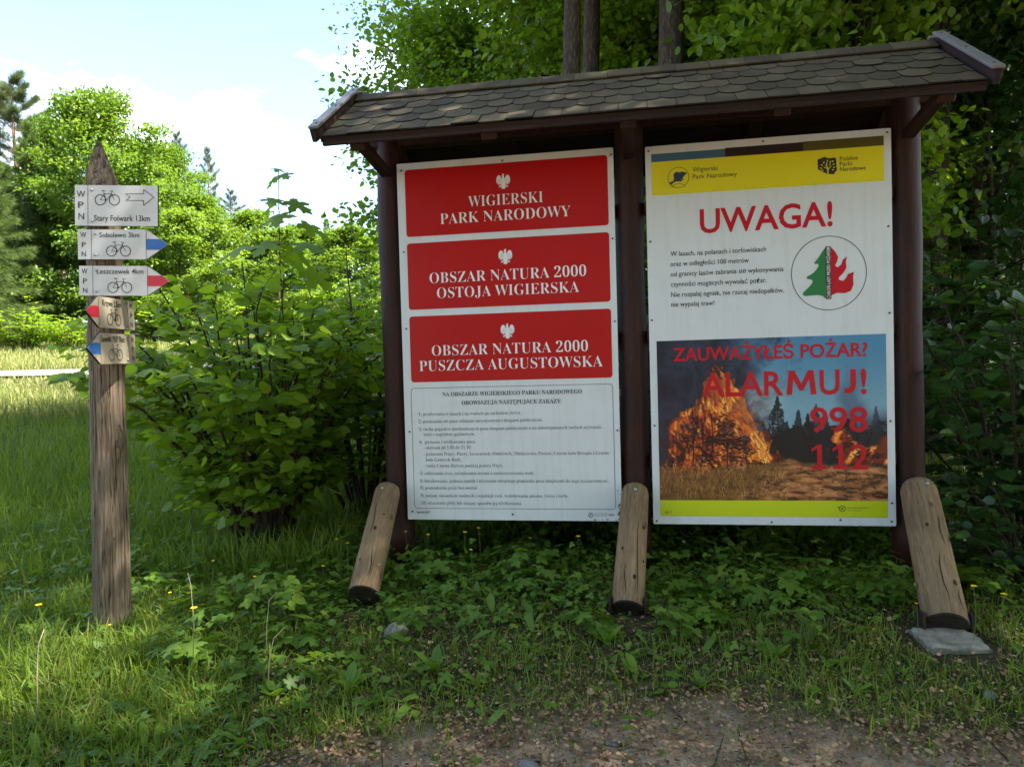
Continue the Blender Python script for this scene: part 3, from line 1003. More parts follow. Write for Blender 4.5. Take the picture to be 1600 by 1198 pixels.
mb = MB(); eco_logo(mb, .9832, .3377, .0115, f0, 0)
for (a, b, y) in ((1.0039, 1.0695, .3425), (1.0036, 1.0652, .3325)): put_text(mb, 'Wigierski Park Narodowy' if y > .34 else 'Fundusz Ochrony Środowiska', a, b, y, .0055, f0, 1)
put_text(mb, 'wfs', 1.0734, 1.102, .3345, .010, f0, 0, 'serif')
mb.build('footer_logo', [M['ink'], M['greyink']], left)
screws([(.026, 2.170), (.572, 2.1815), (1.130, 2.170), (.025, 1.739), (1.129, 1.748), (.025, 1.331), (1.130, 1.330), (.025, .78), (1.130, .774), (.027, .350), (.574, .338), (1.128, .348)], left)
# chipped and peeled spots by the lower right corner
rr = random.Random(3); chipmat = plain('chipped dark spot', (0.06, 0.055, 0.05), 0.8)
for k in range(16):
    x = rr.choice((1.118 + rr.uniform(0, .02), 1.0 + rr.uniform(0, .13))); y = 0.309 + rr.uniform(0, .006) if x < 1.115 else rr.uniform(.31, .50)
    r = rr.uniform(.0022, .006); mb = MB()
    mb.flat([(x + r * rr.uniform(.5, 1.2) * math.cos(a), y + r * rr.uniform(.5, 1.2) * math.sin(a)) for a in np.arange(0, 6.2, .9)], face(0.0011 + .0001 * k))
    mb.build('chipped_spot', chipmat, left)

# right sheet ---------------------------------------------------------
right = sheet(1.3003, 0.294, 2.4495, 2.196).build('sign_panel', M['white'], board)
right['label'] = 'white warning panel with yellow header and forest fire picture'
fix_normals(right)
f1, f2, f3 = face(0.0015), face(0.0026), face(0.0036)


def rect(x0, y0, x1, y1): return [(x0, y0), (x1, y0), (x1, y1), (x0, y1)]


for nm, m, a in (('colour_bar', 'bar_blue', (1.330, 2.1163, 1.6876, 2.1560)), ('colour_bar', 'bar_dark', (1.6876, 2.1163, 2.0525, 2.1600)), ('colour_bar', 'bar_olive', (2.0525, 2.1163, 2.4163, 2.1620)),
                 ('yellow_band', 'yellow', (1.330, 1.9500, 2.4165, 2.1163)), ('yellow_band', 'lime', (1.3368, 0.3355, 2.4118, 0.4160))):
    mb = MB(); mb.flat(rect(*a), f1); mb.build(nm, M[m], right)
BEAVER = [(1.437, 2.048), (1.444, 2.057), (1.455, 2.06), (1.466, 2.055), (1.477, 2.059), (1.488, 2.057), (1.501, 2.051), (1.501, 2.046), (1.493, 2.042), (1.487, 2.036), (1.482, 2.028), (1.483, 2.021), (1.488, 2.016), (1.48, 2.016), (1.478, 2.024), (1.475, 2.017), (1.479, 2.011), (1.471, 2.011), (1.449, 2.012), (1.439, 2.009), (1.425, 1.998), (1.417, 1.999), (1.415, 2.006), (1.424, 2.012), (1.437, 2.017), (1.439, 2.028)]
mb = MB()
mb.stroke(circle(1.4605, 2.0314, .0505), .0022, f2, 1, True)
mb.stroke([(1.4605 + .034 * math.cos(R(a)), 1.981 + .020 * math.sin(R(a))) for a in range(10, 171, 16)], .0022, f2, 1)
mb.flat(BEAVER, f3, 0)
mb.build('beaver_emblem', [M['navy'], M['ink']], right)
MAP = [(2.117, 2.071), (2.133, 2.076), (2.15, 2.082), (2.159, 2.077), (2.172, 2.073), (2.198, 2.075), (2.202, 2.066), (2.203, 2.047), (2.202, 2.036), (2.205, 2.024), (2.204, 2.013), (2.195, 2.004), (2.193, 1.995), (2.18, 1.997), (2.162, 1.998), (2.149, 2.006), (2.136, 2.012), (2.13, 2.018), (2.119, 2.023), (2.118, 2.044)]
mb = MB(); mb.flat(MAP, f2, 0)
tx = 2.163
mb.stroke([(tx, 1.9985), (tx, 2.025), (tx - .008, 2.045)], .0055, f3, 1)
mb.stroke([(tx, 2.018), (tx + .016, 2.036)], .0035, f3, 1); mb.stroke([(tx, 2.022), (tx - .018, 2.034)], .0035, f3, 1)
for lx, ly, an in ((-.027, 2.043, 20), (-.03, 2.028, -10), (-.024, 2.017, -25), (-.017, 2.055, 60), (-.001, 2.062, 90), (.012, 2.056, 60), (.023, 2.058, 45), (.027, 2.043, 25), (.029, 2.028, 5), (.024, 2.017, -15), (-.004, 2.049, 95), (.010, 2.043, 60)):
    ca, sa = math.cos(R(an)), math.sin(R(an))
    mb.flat([(tx + lx + u * ca - v * sa, ly + u * sa + v * ca) for u, v in ((-.0065, 0), (-.001, -.0032), (.0065, 0), (-.001, .0032))], f3, 1)
mb.build('national_parks_emblem', [M['ink'], M['yellow']], right)
line(right, M['ink'], 'Wigierski', 1.5294, 1.6507, 2.0545, .0225, f2, 0, 'sans', -.003)
line(right, M['ink'], 'Park Narodowy', 1.5296, 1.7415, 2.0190, .0225, f2, 0, 'sans', -.003)
line(right, M['ink'], 'Polskie', 2.2184, 2.3003, 2.0572, .0205, f2); line(right, M['ink'], 'Parki', 2.2180, 2.2738, 2.0317, .0205, f2); line(right, M['ink'], 'Narodowe', 2.2184, 2.3344, 2.0072, .0205, f2)
for t, a, b, y in (('W lasach, na polanach i torfowiskach', 1.4135, 1.8728, 1.6436), ('oraz w odległości 100 metrów', 1.4124, 1.7905, 1.5936), ('od granicy lasów zabrania się wykonywania', 1.4122, 1.9527, 1.5428), ('czynności mogących wywołać pożar.', 1.4128, 1.8718, 1.4916), ('Nie rozpalaj ognisk, nie rzucaj niedopałków,', 1.4126, 1.9535, 1.4400), ('nie wypalaj traw!', 1.4123, 1.6225, 1.3912)):
    line(right, M['ink'], t, a, b, y, .0240, f1, 0, 'sans', .004)
line(right, M['ink'], '2017', 1.3587, 1.3928, .3484, .012, f2)
line(right, M['redink'], 'UWAGA!', 1.5599, 2.1819, 1.7515, .1165, f1, 0, 'sans', .018)
line(right, M['redink'], 'ZAUWAŻYŁEŚ POŻAR?', 1.4162, 2.3299, 1.1186, .0655, f3, 0, 'sans', .020)
line(right, M['redink'], 'ALAR', 1.5505, 1.9420, .9383, .1180, f3, 0, 'sans', .018)
mb = MB(); mb.stroke([(1.968, .9383), (1.980, 1.0563)], .0245, f3); mb.stroke([(2.082, .9383), (2.070, 1.0563)], .0245, face(.0038))
mb.flat([(1.968, 1.0563), (1.9935, 1.0563), (2.025, .990), (2.0565, 1.0563), (2.082, 1.0563), (2.033, .958), (2.017, .958)], face(.0042)); mb.build('lettering', M['redink'], right)
line(right, M['redink'], 'U', 2.110, 2.2020, .9383, .1180, f3, 0, 'sans', .018)
mb = MB(); mb.stroke([(2.2640, 1.0563), (2.2640, .990), (2.2615, .970), (2.254, .957), (2.242, .951), (2.224, .954)], .0245, f3); mb.build('lettering', M['redink'], right)
line(right, M['redink'], '!', 2.2980, 2.3235, .9383, .1180, f3, 0, 'sans', .018)
line(right, M['redink'], '998', 2.0624, 2.3267, .7548, .1185, f3, 0, 'sans', .016)
for x in (2.0665, 2.1635):
    mb = MB(); mb.flat([(x + .0015, .672), (x + .0015, .657), (x + .027, .674), (x + .027, .588), (x + .003, .588), (x + .003, .572), (x + .070, .572), (x + .070, .588), (x + .049, .588), (x + .049, .692), (x + .031, .692)], f3); mb.build('lettering', M['redink'], right)
line(right, M['redink'], '2', 2.2500, 2.3270, .5720, .1200, f3, 0, 'sans', .016)
GREEN = [(2.149, 1.65), (2.132, 1.628), (2.115, 1.6), (2.095, 1.576), (2.097, 1.57), (2.112, 1.571), (2.115, 1.56), (2.105, 1.545), (2.094, 1.531), (2.078, 1.520), (2.061, 1.512), (2.059, 1.501), (2.081, 1.496), (2.087, 1.487), (2.081, 1.475), (2.072, 1.464), (2.055, 1.448), (2.042, 1.435), (2.039, 1.424), (2.051, 1.417), (2.08, 1.419), (2.108, 1.42), (2.133, 1.414), (2.145, 1.401)]
FLAME = [(2.172, 1.648), (2.192, 1.624), (2.204, 1.598), (2.199, 1.577), (2.191, 1.561), (2.195, 1.552), (2.203, 1.55), (2.219, 1.563), (2.225, 1.584), (2.245, 1.6), (2.239, 1.575), (2.241, 1.545), (2.227, 1.521), (2.208, 1.502), (2.205, 1.494), (2.209, 1.488), (2.226, 1.483), (2.241, 1.499), (2.247, 1.515), (2.275, 1.524), (2.27, 1.502), (2.272, 1.463), (2.261, 1.434), (2.233, 1.423), (2.197, 1.426), (2.173, 1.417), (2.169, 1.4)]
mb = MB()
mb.stroke(circle(2.160, 1.5235, .1715, .1780, 72), .0030, f1, 2, True)
mb.flat(GREEN, f1, 0); mb.flat(FLAME, f1, 1); mb.flat(rect(2.1468, 1.3985, 2.1705, 1.652), f2, 2)
V, Fc = glyphs('CHROŃ LASY PRZED POŻAREM', 0.006)
a, b = V[:, 0].min(), V[:, 0].max(); H = glyphs('H')[0][:, 1].max(); k = .245 / (b - a)
mb.add([f3(2.1665 - v[1] / H * .0150, 1.4025 + (v[0] - a) * k) for v in V], Fc, 3)
mb.build('forest_fire_emblem', [M['logo_green'], M['redink'], M['ink'], M['print_white']], right)
mb = MB(); eco_logo(mb, 2.2057, .3777, .0135, f2, 0, True)
put_text(mb, 'Wojewódzki Fundusz Ochrony', 2.2300, 2.3280, .3797, .006, f2, 1); put_text(mb, 'Środowiska', 2.2298, 2.2918, .3672, .006, f2, 1)
mb.build('footer_logo', [M['ink'], plain('dark olive ink', (0.06, 0.07, 0.02), 0.5)], right)
screws([(1.317, 2.173), (1.867, 2.179), (2.432, 2.177), (1.317, 1.722), (2.432, 1.733), (1.315, 1.328), (2.432, 1.321), (1.317, .795), (2.430, .802), (1.317, .310), (2.432, .406), (1.875, .308), (2.429, .317), (2.197, .322)], right)


# the printed picture of a burning pine wood, painted point by point on a fine sheet
def fire_picture():
    W, Hh = 440, 328
    u, v = np.meshgrid((np.arange(W) + .5) / W, (np.arange(Hh) + .5) / Hh)
    asp = W / Hh
    x, y = u * asp, v
    nz = lambda f, s, o=5, sx=1.0, sy=1.0: fbm(x * sx + s * 3.1, y * sy + s * 1.7, f, s, o)
    ss = lambda a, b, t: np.clip((t - a) / (b - a), 0, 1) ** 2 * (3 - 2 * np.clip((t - a) / (b - a), 0, 1))
    def lay(C, c, m): return C * (1 - m[..., None]) + np.array(c, float) * m[..., None]
    rr = np.random.RandomState(5)
    def seg(a, b, w, soft=.004):
        dx, dy = (b[0] - a[0]) * asp, b[1] - a[1]; L2 = dx * dx + dy * dy + 1e-12
        x0, x1 = sorted((a[0], b[0])); y0, y1 = sorted((a[1], b[1]))
        j0, j1 = max(0, int((x0 - .03) * W)), min(W, int((x1 + .03) * W) + 1); i0, i1 = max(0, int((y0 - .04) * Hh)), min(Hh, int((y1 + .04) * Hh) + 1)
        o = np.zeros((Hh, W))
        if i1 <= i0 or j1 <= j0: return o
        xs, ys = x[i0:i1, j0:j1], y[i0:i1, j0:j1]
        t = np.clip(((xs - a[0] * asp) * dx + (ys - a[1]) * dy) / L2, 0, 1)
        o[i0:i1, j0:j1] = np.clip((w - np.hypot(xs - a[0] * asp - t * dx, ys - a[1] - t * dy)) / soft + .5, 0, 1)
        return o
    C = np.zeros((Hh, W, 3))
    C[:] = np.array((.27, .50, .63))
    C = lay(C, (.50, .64, .69), ss(0, .5, v) * .85)
    C = lay(C, (.72, .74, .72), ss(.18, 0, np.hypot((u - .45) * 1.1, (v - .40) * .8)) * .8)
    # billowing smoke
    wx = (nz(5, 41) - .5) * .22; wy = (nz(5, 43) - .5) * .22
    bil = 1 - np.abs(2 * fbm(x + wx + 9, y + wy, 6, 2, 6) - 1)
    n1 = nz(3.2, 2)
    sm = ss(.60, .26, u + (n1 - .5) * .5 + (v - .25) * .3 + (bil - .7) * .25)
    C = lay(C, (.10, .115, .18), np.clip(sm * 1.05, 0, 1))
    C = lay(C, (.21, .23, .31), sm * ss(.62, .95, bil) * .5)
    C = lay(C, (.05, .05, .075), sm * ss(.66, .40, bil) * .75)
    C = lay(C, (.24, .13, .11), sm * ss(.45, .75, nz(9, 4)) * .6 * ss(.15, .5, v))
    C = lay(C, (.34, .42, .48), ss(.45, .7, nz(10, 5)) * ss(.05, .3, u) * ss(.55, .3, u) * ss(.22, .05, v) * .45)
    s2 = ss(.12, .02, np.abs(u - .87 + (n1 - .5) * .3)) * ss(.08, .45, v)
    C = lay(C, (.20, .25, .35), s2 * .55)
    C = lay(C, (.15, .17, .27), ss(.80, .98, u + (bil - .7) * .2) * ss(.42, .56, v) * .8)
    # dark wood behind
    top = .55 + (nz(14, 6) - .5) * .20
    C = lay(C, (.05, .055, .068), ss(.43, .50, u) * ss(-.01, .02, v - top))
    def conifer(C, cx, ty, by, hw, col, dens):
        h = by - ty; mk = seg((cx, ty), (cx + .003, by), .0035)
        nb = int(30 * h / .4) + 8
        for i in range(nb):
            t = (i + .3) / nb
            for sg in (-1, 1):
                L = hw * (t ** .75) * rr.uniform(.35, 1.2); yb = ty + h * t
                e = (cx + sg * L, yb + L * rr.uniform(-.5, .55))
                mk = np.maximum(mk, seg((cx, yb), e, .0038))
                for q in (.45, .75):
                    m2 = (cx + sg * L * q, yb + (e[1] - yb) * q)
                    mk = np.maximum(mk, seg(m2, (m2[0] + sg * L * .2, m2[1] - .03 * rr.rand()), .0042))
        return lay(C, col, mk * dens)
    for a in ((.535, .385, .80, .085, (.045, .06, .08), .92), (.625, .46, .8, .05, (.075, .09, .12), .85), (.70, .44, .8, .055, (.075, .09, .125), .85), (.665, .49, .8, .04, (.05, .06, .08), .9), (.745, .5, .8, .035, (.08, .09, .13), .85), (.86, .49, .75, .03, (.11, .13, .19), .7), (.955, .46, .75, .04, (.13, .15, .21), .7), (.90, .52, .75, .03, (.11, .13, .19), .7)):
        C = conifer(C, *a)
    # flames: licking tongues rising, hot cores and dark red edges
    wob = (nz(6, 8) - .5) * .13 + (nz(22, 9) - .5) * .07
    le = np.interp(v, [.10, .2, .36, .5, .62, .8], [.26, .245, .19, .07, .02, .0])
    re = np.interp(v, [.10, .2, .34, .5, .66, .8], [.265, .30, .385, .435, .50, .53])
    m = ss(-.03, .03, u + wob - le) * ss(.03, -.03, u + wob - re) * ss(.10, .20, v) * ss(.92, .80, v)
    C = lay(C, (.30, .07, .045), m * .8 * ss(.25, .5, nz(12, 10)))
    hot = np.zeros((Hh, W)); mid = np.zeros((Hh, W))
    for k in range(430):
        by = rr.uniform(.30, .86); l_, r_ = np.interp(by, [.2, .36, .5, .62, .8], [.25, .20, .09, .04, .02]), np.interp(by, [.2, .34, .5, .66, .8], [.29, .37, .425, .48, .52])
        bx = rr.uniform(l_, r_)
        near = np.exp(-((bx - np.interp(by, [.15, .45, .7], [.27, .37, .46])) / .07) ** 2)
        L = rr.uniform(.03, .09) * (1 + 1.2 * near); lean = rr.uniform(-.5, .15) - .35 * near * (by < .7)
        p = (bx, by); w0 = rr.uniform(.0035, .0085)
        for j in range(4):
            q = (p[0] + lean * L / 4 / asp * (1 + .3 * j) + rr.normal(0, .004), p[1] - L / 4)
            g = seg(p, q, w0 * (1 - .24 * j), .010)
            if rr.rand() < .30 + .5 * near: hot = np.maximum(hot, g * (.5 + .5 * rr.rand()))
            mid = np.maximum(mid, g)
            p = q
    st = fbm(x + .35 * y * ss(.15, .45, u) + wob * .5, y * .3, 30, 12, 5)
    mid = np.clip(mid * .9 + ss(.50, .66, st) * .45, 0, 1) * ss(.04, .5, m)
    hot = hot * ss(.1, .6, m) * (.45 + .9 * ss(.42, .62, st))
    C = lay(C, (.72, .22, .06), mid * .82); C = lay(C, (.90, .40, .10), np.clip(mid * ss(.48, .70, nz(26, 14)), 0, 1) * .9)
    C = lay(C, (.98, .66, .24), np.clip(hot, 0, 1) * .85); C = lay(C, (1.0, .86, .50), np.clip(hot - .62, 0, 1) * .9)
    # burning pines standing inside the fire
    def scrub(C, cx, cy, w, h, n):
        mk = np.zeros((Hh, W))
        for _ in range(n):
            a = (cx + rr.normal(0, w * .5), cy + rr.normal(0, h * .5)); d = rr.uniform(-.9, .9)
            mk = np.maximum(mk, seg(a, (a[0] + math.cos(d) * w * .35 * rr.choice((-1, 1)), a[1] + math.sin(d) * h * .25), rr.uniform(.0018, .0042), .004))
        return lay(C, (.055, .03, .028), mk * .9)
    for cx, cy, w, h, n in ((.22, .735, .045, .06, 60), (.36, .66, .06, .04, 50), (.13, .64, .04, .09, 45), (.30, .55, .05, .08, 55), (.43, .775, .045, .025, 35), (.09, .745, .035, .05, 30), (.27, .625, .07, .03, 45), (.33, .74, .05, .04, 30), (.18, .56, .03, .08, 35), (.41, .70, .03, .03, 20)):
        C = scrub(C, cx, cy, w, h, n)
    for cx, a, b in ((.305, .62, .80), (.195, .50, .79), (.155, .40, .76), (.24, .46, .73)):
        C = lay(C, (.05, .03, .03), seg((cx, a), (cx + .006, (a + b) / 2), .0028) * .9); C = lay(C, (.05, .03, .03), seg((cx + .006, (a + b) / 2), (cx, b), .0032) * .9)
    # second fire at the right
    hw = (nz(16, 20) - .5) * .12
    m = ss(.775, .80, u + hw) * ss(-.02, .04, v - np.interp(u, [.78, .84, .92, .96, 1.0], [.56, .60, .70, .66, .60]) + hw) * ss(.80, .76, v)
    h2 = fbm(x + .5 * y, y * .6, 22, 22, 6)
    C = lay(C, (.50, .16, .07), m * .9)
    C = lay(C, (.92, .44, .14), m * ss(.46, .60, h2)); C = lay(C, (.98, .72, .36), m * ss(.58, .74, h2))
    for cx, cy, w, h, n in ((.83, .67, .04, .05, 40), (.90, .72, .04, .04, 35), (.96, .73, .03, .03, 25)): C = scrub(C, cx, cy, w, h, n)
    C = lay(C, (.065, .055, .06), ss(.50, .58, u) * ss(.70, .74, v) * ss(.80, .60, u) * .6)
    # sandy ground
    gt = np.interp(u, [0, .1, .35, .5, .58, .66, .8, 1.0], [.80, .815, .80, .77, .735, .765, .785, .79]) + (nz(14, 26) - .5) * .05 + (fbm(x * 3, y * .3, 40, 36, 2) - .5) * .07 * ss(.55, .4, u)
    g = ss(-.008, .012, v - gt)
    st = fbm(x * .6 + y * 1.7, y * 2.6 - x * .5, 18, 28, 6)
    G = np.zeros_like(C); G[:] = np.array((.58, .36, .20))
    G = lay(G, (.73, .49, .30), ss(.5, .66, st)); G = lay(G, (.25, .135, .085), ss(.44, .36, st) * .85)
    left_m = ss(.66, .36, u + (v - .85) + (nz(8, 33) - .5) * .3)
    G = lay(G, (.40, .26, .12), left_m * .8)
    G = G * (1 + .35 * (nz(60, 34, 3) - .5))[..., None]
    C = C * (1 - g[..., None]) + G * g[..., None]
    for k in range(620):
        a = rr.uniform(0, .56) ** 1.0; b = rr.uniform(.79, 1.0); L = rr.uniform(.012, .045)
        c = [(.66, .48, .22), (.52, .36, .16), (.26, .16, .08), (.78, .60, .32)][rr.randint(4)]
        C = lay(C, c, seg((a, b), (a + rr.normal(0, .008), b - L), .0013, .003) * .75)
    for k in range(46):
        a = rr.uniform(.45, 1.0); b = rr.uniform(.80, .99); n = rr.randint(3, 8)
        for _ in range(n): C = lay(C, (.20, .13, .08), seg((a, b), (a + rr.normal(0, .012), b - rr.uniform(.005, .022)), .0014, .003) * .8)
    C = lay(C, (.08, .05, .05), ss(.03, .0, np.abs(v - gt - .005)) * ss(.55, .7, u) * .5)
    C = np.clip(C * (1 + .10 * (rr.rand(Hh, W) - .5))[..., None], 0, 1)
    C = np.where(C <= .04045, C / 12.92, ((C + .055) / 1.055) ** 2.4)
    x0, y0, x1, y1 = 1.3356, 0.4160, 2.4145, 1.2215
    gx = np.linspace(x0, x1, W + 1); gy = np.linspace(y1, y0, Hh + 1)
    GX, GY = np.meshgrid(gx, gy)
    V = np.stack([GX, np.full_like(GX, -0.0015), GY], -1).reshape(-1, 3)
    i = np.arange(W)[None, :] + (W + 1) * np.arange(Hh)[:, None]
    q = np.stack([i, i + W + 1, i + W + 2, i + 1], -1).reshape(-1, 4)
    m, nt, bs, out = mat_new('printed fire picture')
    at = nt.nodes.new('ShaderNodeAttribute'); at.attribute_name = 'print'
    nt.links.new(at.outputs['Color'], bs.inputs['Base Color'])
    bs.inputs['Roughness'].default_value = 0.34; bs.inputs['Specular IOR Level'].default_value = 0.4
    me = np_mesh('fire_picture', V, q.ravel(), np.arange(len(q)) * 4, m)
    a = me.attributes.new('print', 'FLOAT_COLOR', 'CORNER')
    c4 = np.ones((Hh * W, 4), np.float32); c4[:, :3] = C.reshape(-1, 3)
    a.data.foreach_set('color', np.repeat(c4, 4, axis=0).ravel())
    link('fire_picture', me, right)


fire_picture()

# concrete footings under the braces
def footing(s, n, w, d, top, label):
    mb = MB(); c = bw(s, n, top - .12)
    bm = bmesh.new(); bmesh.ops.create_cube(bm, size=1)
    bmesh.ops.subdivide_edges(bm, edges=bm.edges[:], cuts=13, use_grid_fill=True)
    for v in bm.verts:
        q = Vector((v.co.x * w, v.co.y * d, v.co.z * .24)); e = max(abs(v.co.x), abs(v.co.y)) * 2
        q += Vector((mnoise.noise(q * 14), mnoise.noise(q * 14 + Vector((5, 0, 0))), mnoise.noise(q * 22 + Vector((0, 9, 0))) * .8)) * .007
        q.z -= .014 * max(0, e - .86) / .14 * (1 if v.co.z > .4 else 0) * (.6 + mnoise.noise(q * 30))
        v.co = q
    me = bpy.data.meshes.new('concrete_footing'); bm.to_mesh(me); bm.free(); me.materials.append(M['concrete'])
    o = link('concrete_footing', me, None, c, (0, 0, -BYAW + R(4)))
    tag(o, label, 'footing', 'concrete footings of the notice board')


footing(2.385, .725, .215, .20, .036, 'rough pale concrete footing under the right log brace')
footing(1.27, .34, .20, .26, .012, 'small half hidden concrete footing behind the foot of the middle log brace')


# ------------------------------------------------------------------ bicycle route post
def waymark():
    bx, by = -1.789, 3.10
    g = gzf(bx, by)
    root = empty('waymarker_post', (bx, by, g), 0, 'weathered grey pointed timber post carrying five bicycle direction boards', 'signpost')
    H = 2.14 - g; n = 40; m = 70
    vs = []
    for i in range(m + 1):
        t = i / m; z = -0.12 + (H + .12) * t
        r = 0.0665 + 0.006 * (1 - t) + (0.008 * math.exp(-z * 6) if z > 0 else .008)
        cut = max(0.0, (z - (H - 0.225)) / 0.225)
        for k in range(n):
            a = 2 * math.pi * k / n
            w = 1 + 0.05 * mnoise.noise(Vector((math.cos(a) * 2, math.sin(a) * 2, z * 1.2))) + 0.045 * mnoise.noise(Vector((math.cos(a) * 6, math.sin(a) * 6, z * 1.6 + 7))) - 0.09 * max(0, mnoise.noise(Vector((math.cos(a) * 9, math.sin(a) * 9, z * .9 + 3))) - .15)
            for (za, aa, hh, ww) in ((.86, -25, .16, .05), (1.30, 205, .12, .05), (.42, -70, .06, .06), (1.02, -100, .05, .05)):
                da = (a - R(aa) + math.pi) % (2 * math.pi) - math.pi
                w += hh * math.exp(-(da / .3) ** 2 - ((z - za) / ww) ** 2)
            x, y = r * w * math.cos(a), r * w * math.sin(a)
            if cut > 0:    # hewn to a blunt point with flat faces
                lim = r * (1 - cut) + .004
                for fa in (20, 110, 195, 290):
                    d = x * math.cos(R(fa)) + y * math.sin(R(fa))
                    if d > lim: x -= (d - lim) * math.cos(R(fa)); y -= (d - lim) * math.sin(R(fa))
                x += -.012 * cut
            vs.append((x, y, z))
    mb = MB()
    mb.add(vs, [(i * n + k, i * n + (k + 1) % n, (i + 1) * n + (k + 1) % n, (i + 1) * n + k) for i in range(m) for k in range(n)], 0, True)
    mb.add([vs[m * n + k] for k in range(n)], [tuple(range(n))], 0, True)
    mb.build('post', M['greylog'], root, None, (0, R(1.35), 0))
    K = 0.000506
    TH = .009

    def board_sign(outline, loc, rot, label, items, letters, tip=False):
        """outline and everything on it in units of K; local x right, z up, y back"""
        F = lambda h: (lambda x, z: (x * K, -h, z * K))
        mb = MB(); nn = len(outline)
        f = [(x * K, 0, z * K) for x, z in outline]; b = [(x * K, TH, z * K) for x, z in outline]
        mb.add(f + b, [tuple(range(nn)), tuple(range(2 * nn - 1, nn - 1, -1))], 0)
        mb.add(f + b, [(i, nn + i, nn + (i + 1) % nn, (i + 1) % nn) for i in range(nn)], 1)
        s = mb.build('direction_board', [M['sign_old' if 'weathered' in label else 'sign_white'], M['sign_edge']], root, loc, rot)
        fix_normals(s)
        s['label'] = label
        for (t, x0, x1, y, cap, w) in letters: line(s, M['ink'], t, x0, x1, y, cap, F(.0012), 0, 'sans', w)
        for it in items:
            kind = it[0]; mb = MB()
            if kind == 'bike':
                _, lx, rx, wy, r, mir = it
                sw = 6.5; G = F(.0012)
                mb.stroke(circle(lx, wy, r, n=32), sw, G, 0, True); mb.stroke(circle(rx, wy, r, n=32), sw, G, 0, True)
                if mir: lx, rx = rx, lx
                q = lambda a, b: (lx + (rx - lx) * a, wy + abs(rx - lx) * b)
                bb = q(.42, -.02); st = q(.28, .42); hd = q(.80, .42)
                for P in ([q(0, 0), st, hd, q(1, 0)], [bb, st, q(.24, .56)], [bb, hd, q(.77, .58), q(.70, .62), q(.86, .63), q(.90, .56)], [q(0, 0), bb]): mb.stroke(P, 4.2, G, 0)
                mb.flat([q(.10, .60), q(.34, .60), q(.36, .64), q(.12, .67)], G, 0)
                mb.flat(circle(*bb, r * .16, n=12), F(.0018), 0)
                mb.build('bicycle_symbol', [M['ink']], s)
            elif kind == 'arrow':
                mb.stroke(it[1], 5.0, F(.0012), 0, True); mb.build('arrow_outline', [M['ink']], s)
            elif kind == 'band':
                mb.flat(it[1], F(.0010), 0); mb.build('trail_band', [M[it[2]]], s)
            elif kind == 'line':
                for P in it[1]: mb.stroke(P, 3.4, F(.0014), 0)
                mb.build('divider_line', [M['ink']], s)
            elif kind == 'screw':
                for (x, z) in it[1]:
                    m2 = MB(); m2.tube([(0, 0, 0), (0, -.0035, 0)], .0062, 10)
                    m2.build('screw', M['screw'], s, (x * K, 0, z * K))
        return s

    y0 = 3.015 - by
    def at(px_x, px_y, Y):
        return ((px_x - 800) / 1111 * Y, )
    # three boards facing the path, pointing right
    board_sign([(0, 0), (695, 0), (695, 335), (0, 335)], (-1.8215 - bx, y0, 1.762 - g), (0, R(2.3), R(-1)),
               'plain rectangular bicycle direction board with outlined arrow',
               [('bike', 214, 332, 214, 43, False), ('arrow', [(428, 264), (578, 268), (578, 301), (663, 239), (578, 171), (578, 211), (428, 210), (463, 238)]), ('line', [[(110, 0), (110, 335)]]), ('screw', [(139, 297), (143, 41)])],
               [('W', 16, 88, 236, 52, .004), ('P', 28, 74, 146, 52, .004), ('N', 30, 78, 52, 52, .004), ('Stary Folwark 13km', 161, 631, 41, 47, .006)])
    pent = [(0, 0), (572, 0), (758, 123), (572, 247), (0, 247)]

    def cut(y): return 572 + 186 * (1 - abs(y - 123.5) / 123.5)
    band = [(574, 80), (cut(80) - 3, 80), (754, 123), (cut(168) - 3, 168), (574, 168)]
    for zz, xx, txt, x0, x1, mat, lab in ((1.6207, -1.8155, 'Sobolewo 3km', 182, 517, 'band_blue', 'bicycle direction board with blue arrow band pointing right'), (1.468, -1.8165, 'Leszczewek 4km', 150, 540, 'band_red', 'bicycle direction board with red arrow band pointing right')):
        board_sign(pent, (xx - bx, y0, zz - g), (0, R(1.8), R(-.5)), lab,
                   [('bike', 282, 399, 68, 42, False), ('band', band, mat), ('line', [[(115, 0), (115, 247)], [(573, 0), (573, 247)]]), ('screw', [(144, 213), (145, 38)])],
                   [('W', 22, 72, 182, 42, .004), ('P', 34, 68, 100, 42, .004), ('N', 32, 68, 23, 42, .004), (txt, x0, x1, 182, 40, .006)])
    mp = [(758 - x, z) for x, z in pent]
    mpent = [(0, 123), (186, 0), (758, 0), (758, 247), (186, 247)]
    mband = [(4, 123), (758 - cut(80) + 3, 80), (184, 80), (184, 168), (758 - cut(168) + 3, 168)]
    # two boards on the right flank of the post, pointing back along the path
    for zz, txt, x0, x1, mat, lab in ((1.318, 'Krzywe 2,5km', 245, 540, 'band_red', 'weathered bicycle direction board with red band pointing left'), (1.172, 'Suwałki PKP 9km', 200, 570, 'band_blue', 'weathered bicycle direction board with blue band pointing left')):
        board_sign(mpent, (-1.632 - bx, 2.745 - by, zz - g), (0, R(-.8), R(92.5)), lab,
                   [('bike', 350, 480, 72, 44, True), ('band', mband, mat), ('line', [[(186, 0), (186, 247)], [(645, 0), (645, 247)]]), ('screw', [(612, 222), (612, 30)])],
                   [('W', 680, 730, 182, 42, .004), ('P', 690, 724, 100, 42, .004), ('N', 688, 726, 23, 42, .004), (txt, x0, x1, 178, 48, .006)])


waymark()


# ------------------------------------------------------------------ plants
def nrm(v): return v / np.maximum(np.linalg.norm(v, axis=-1, keepdims=True), 1e-9)


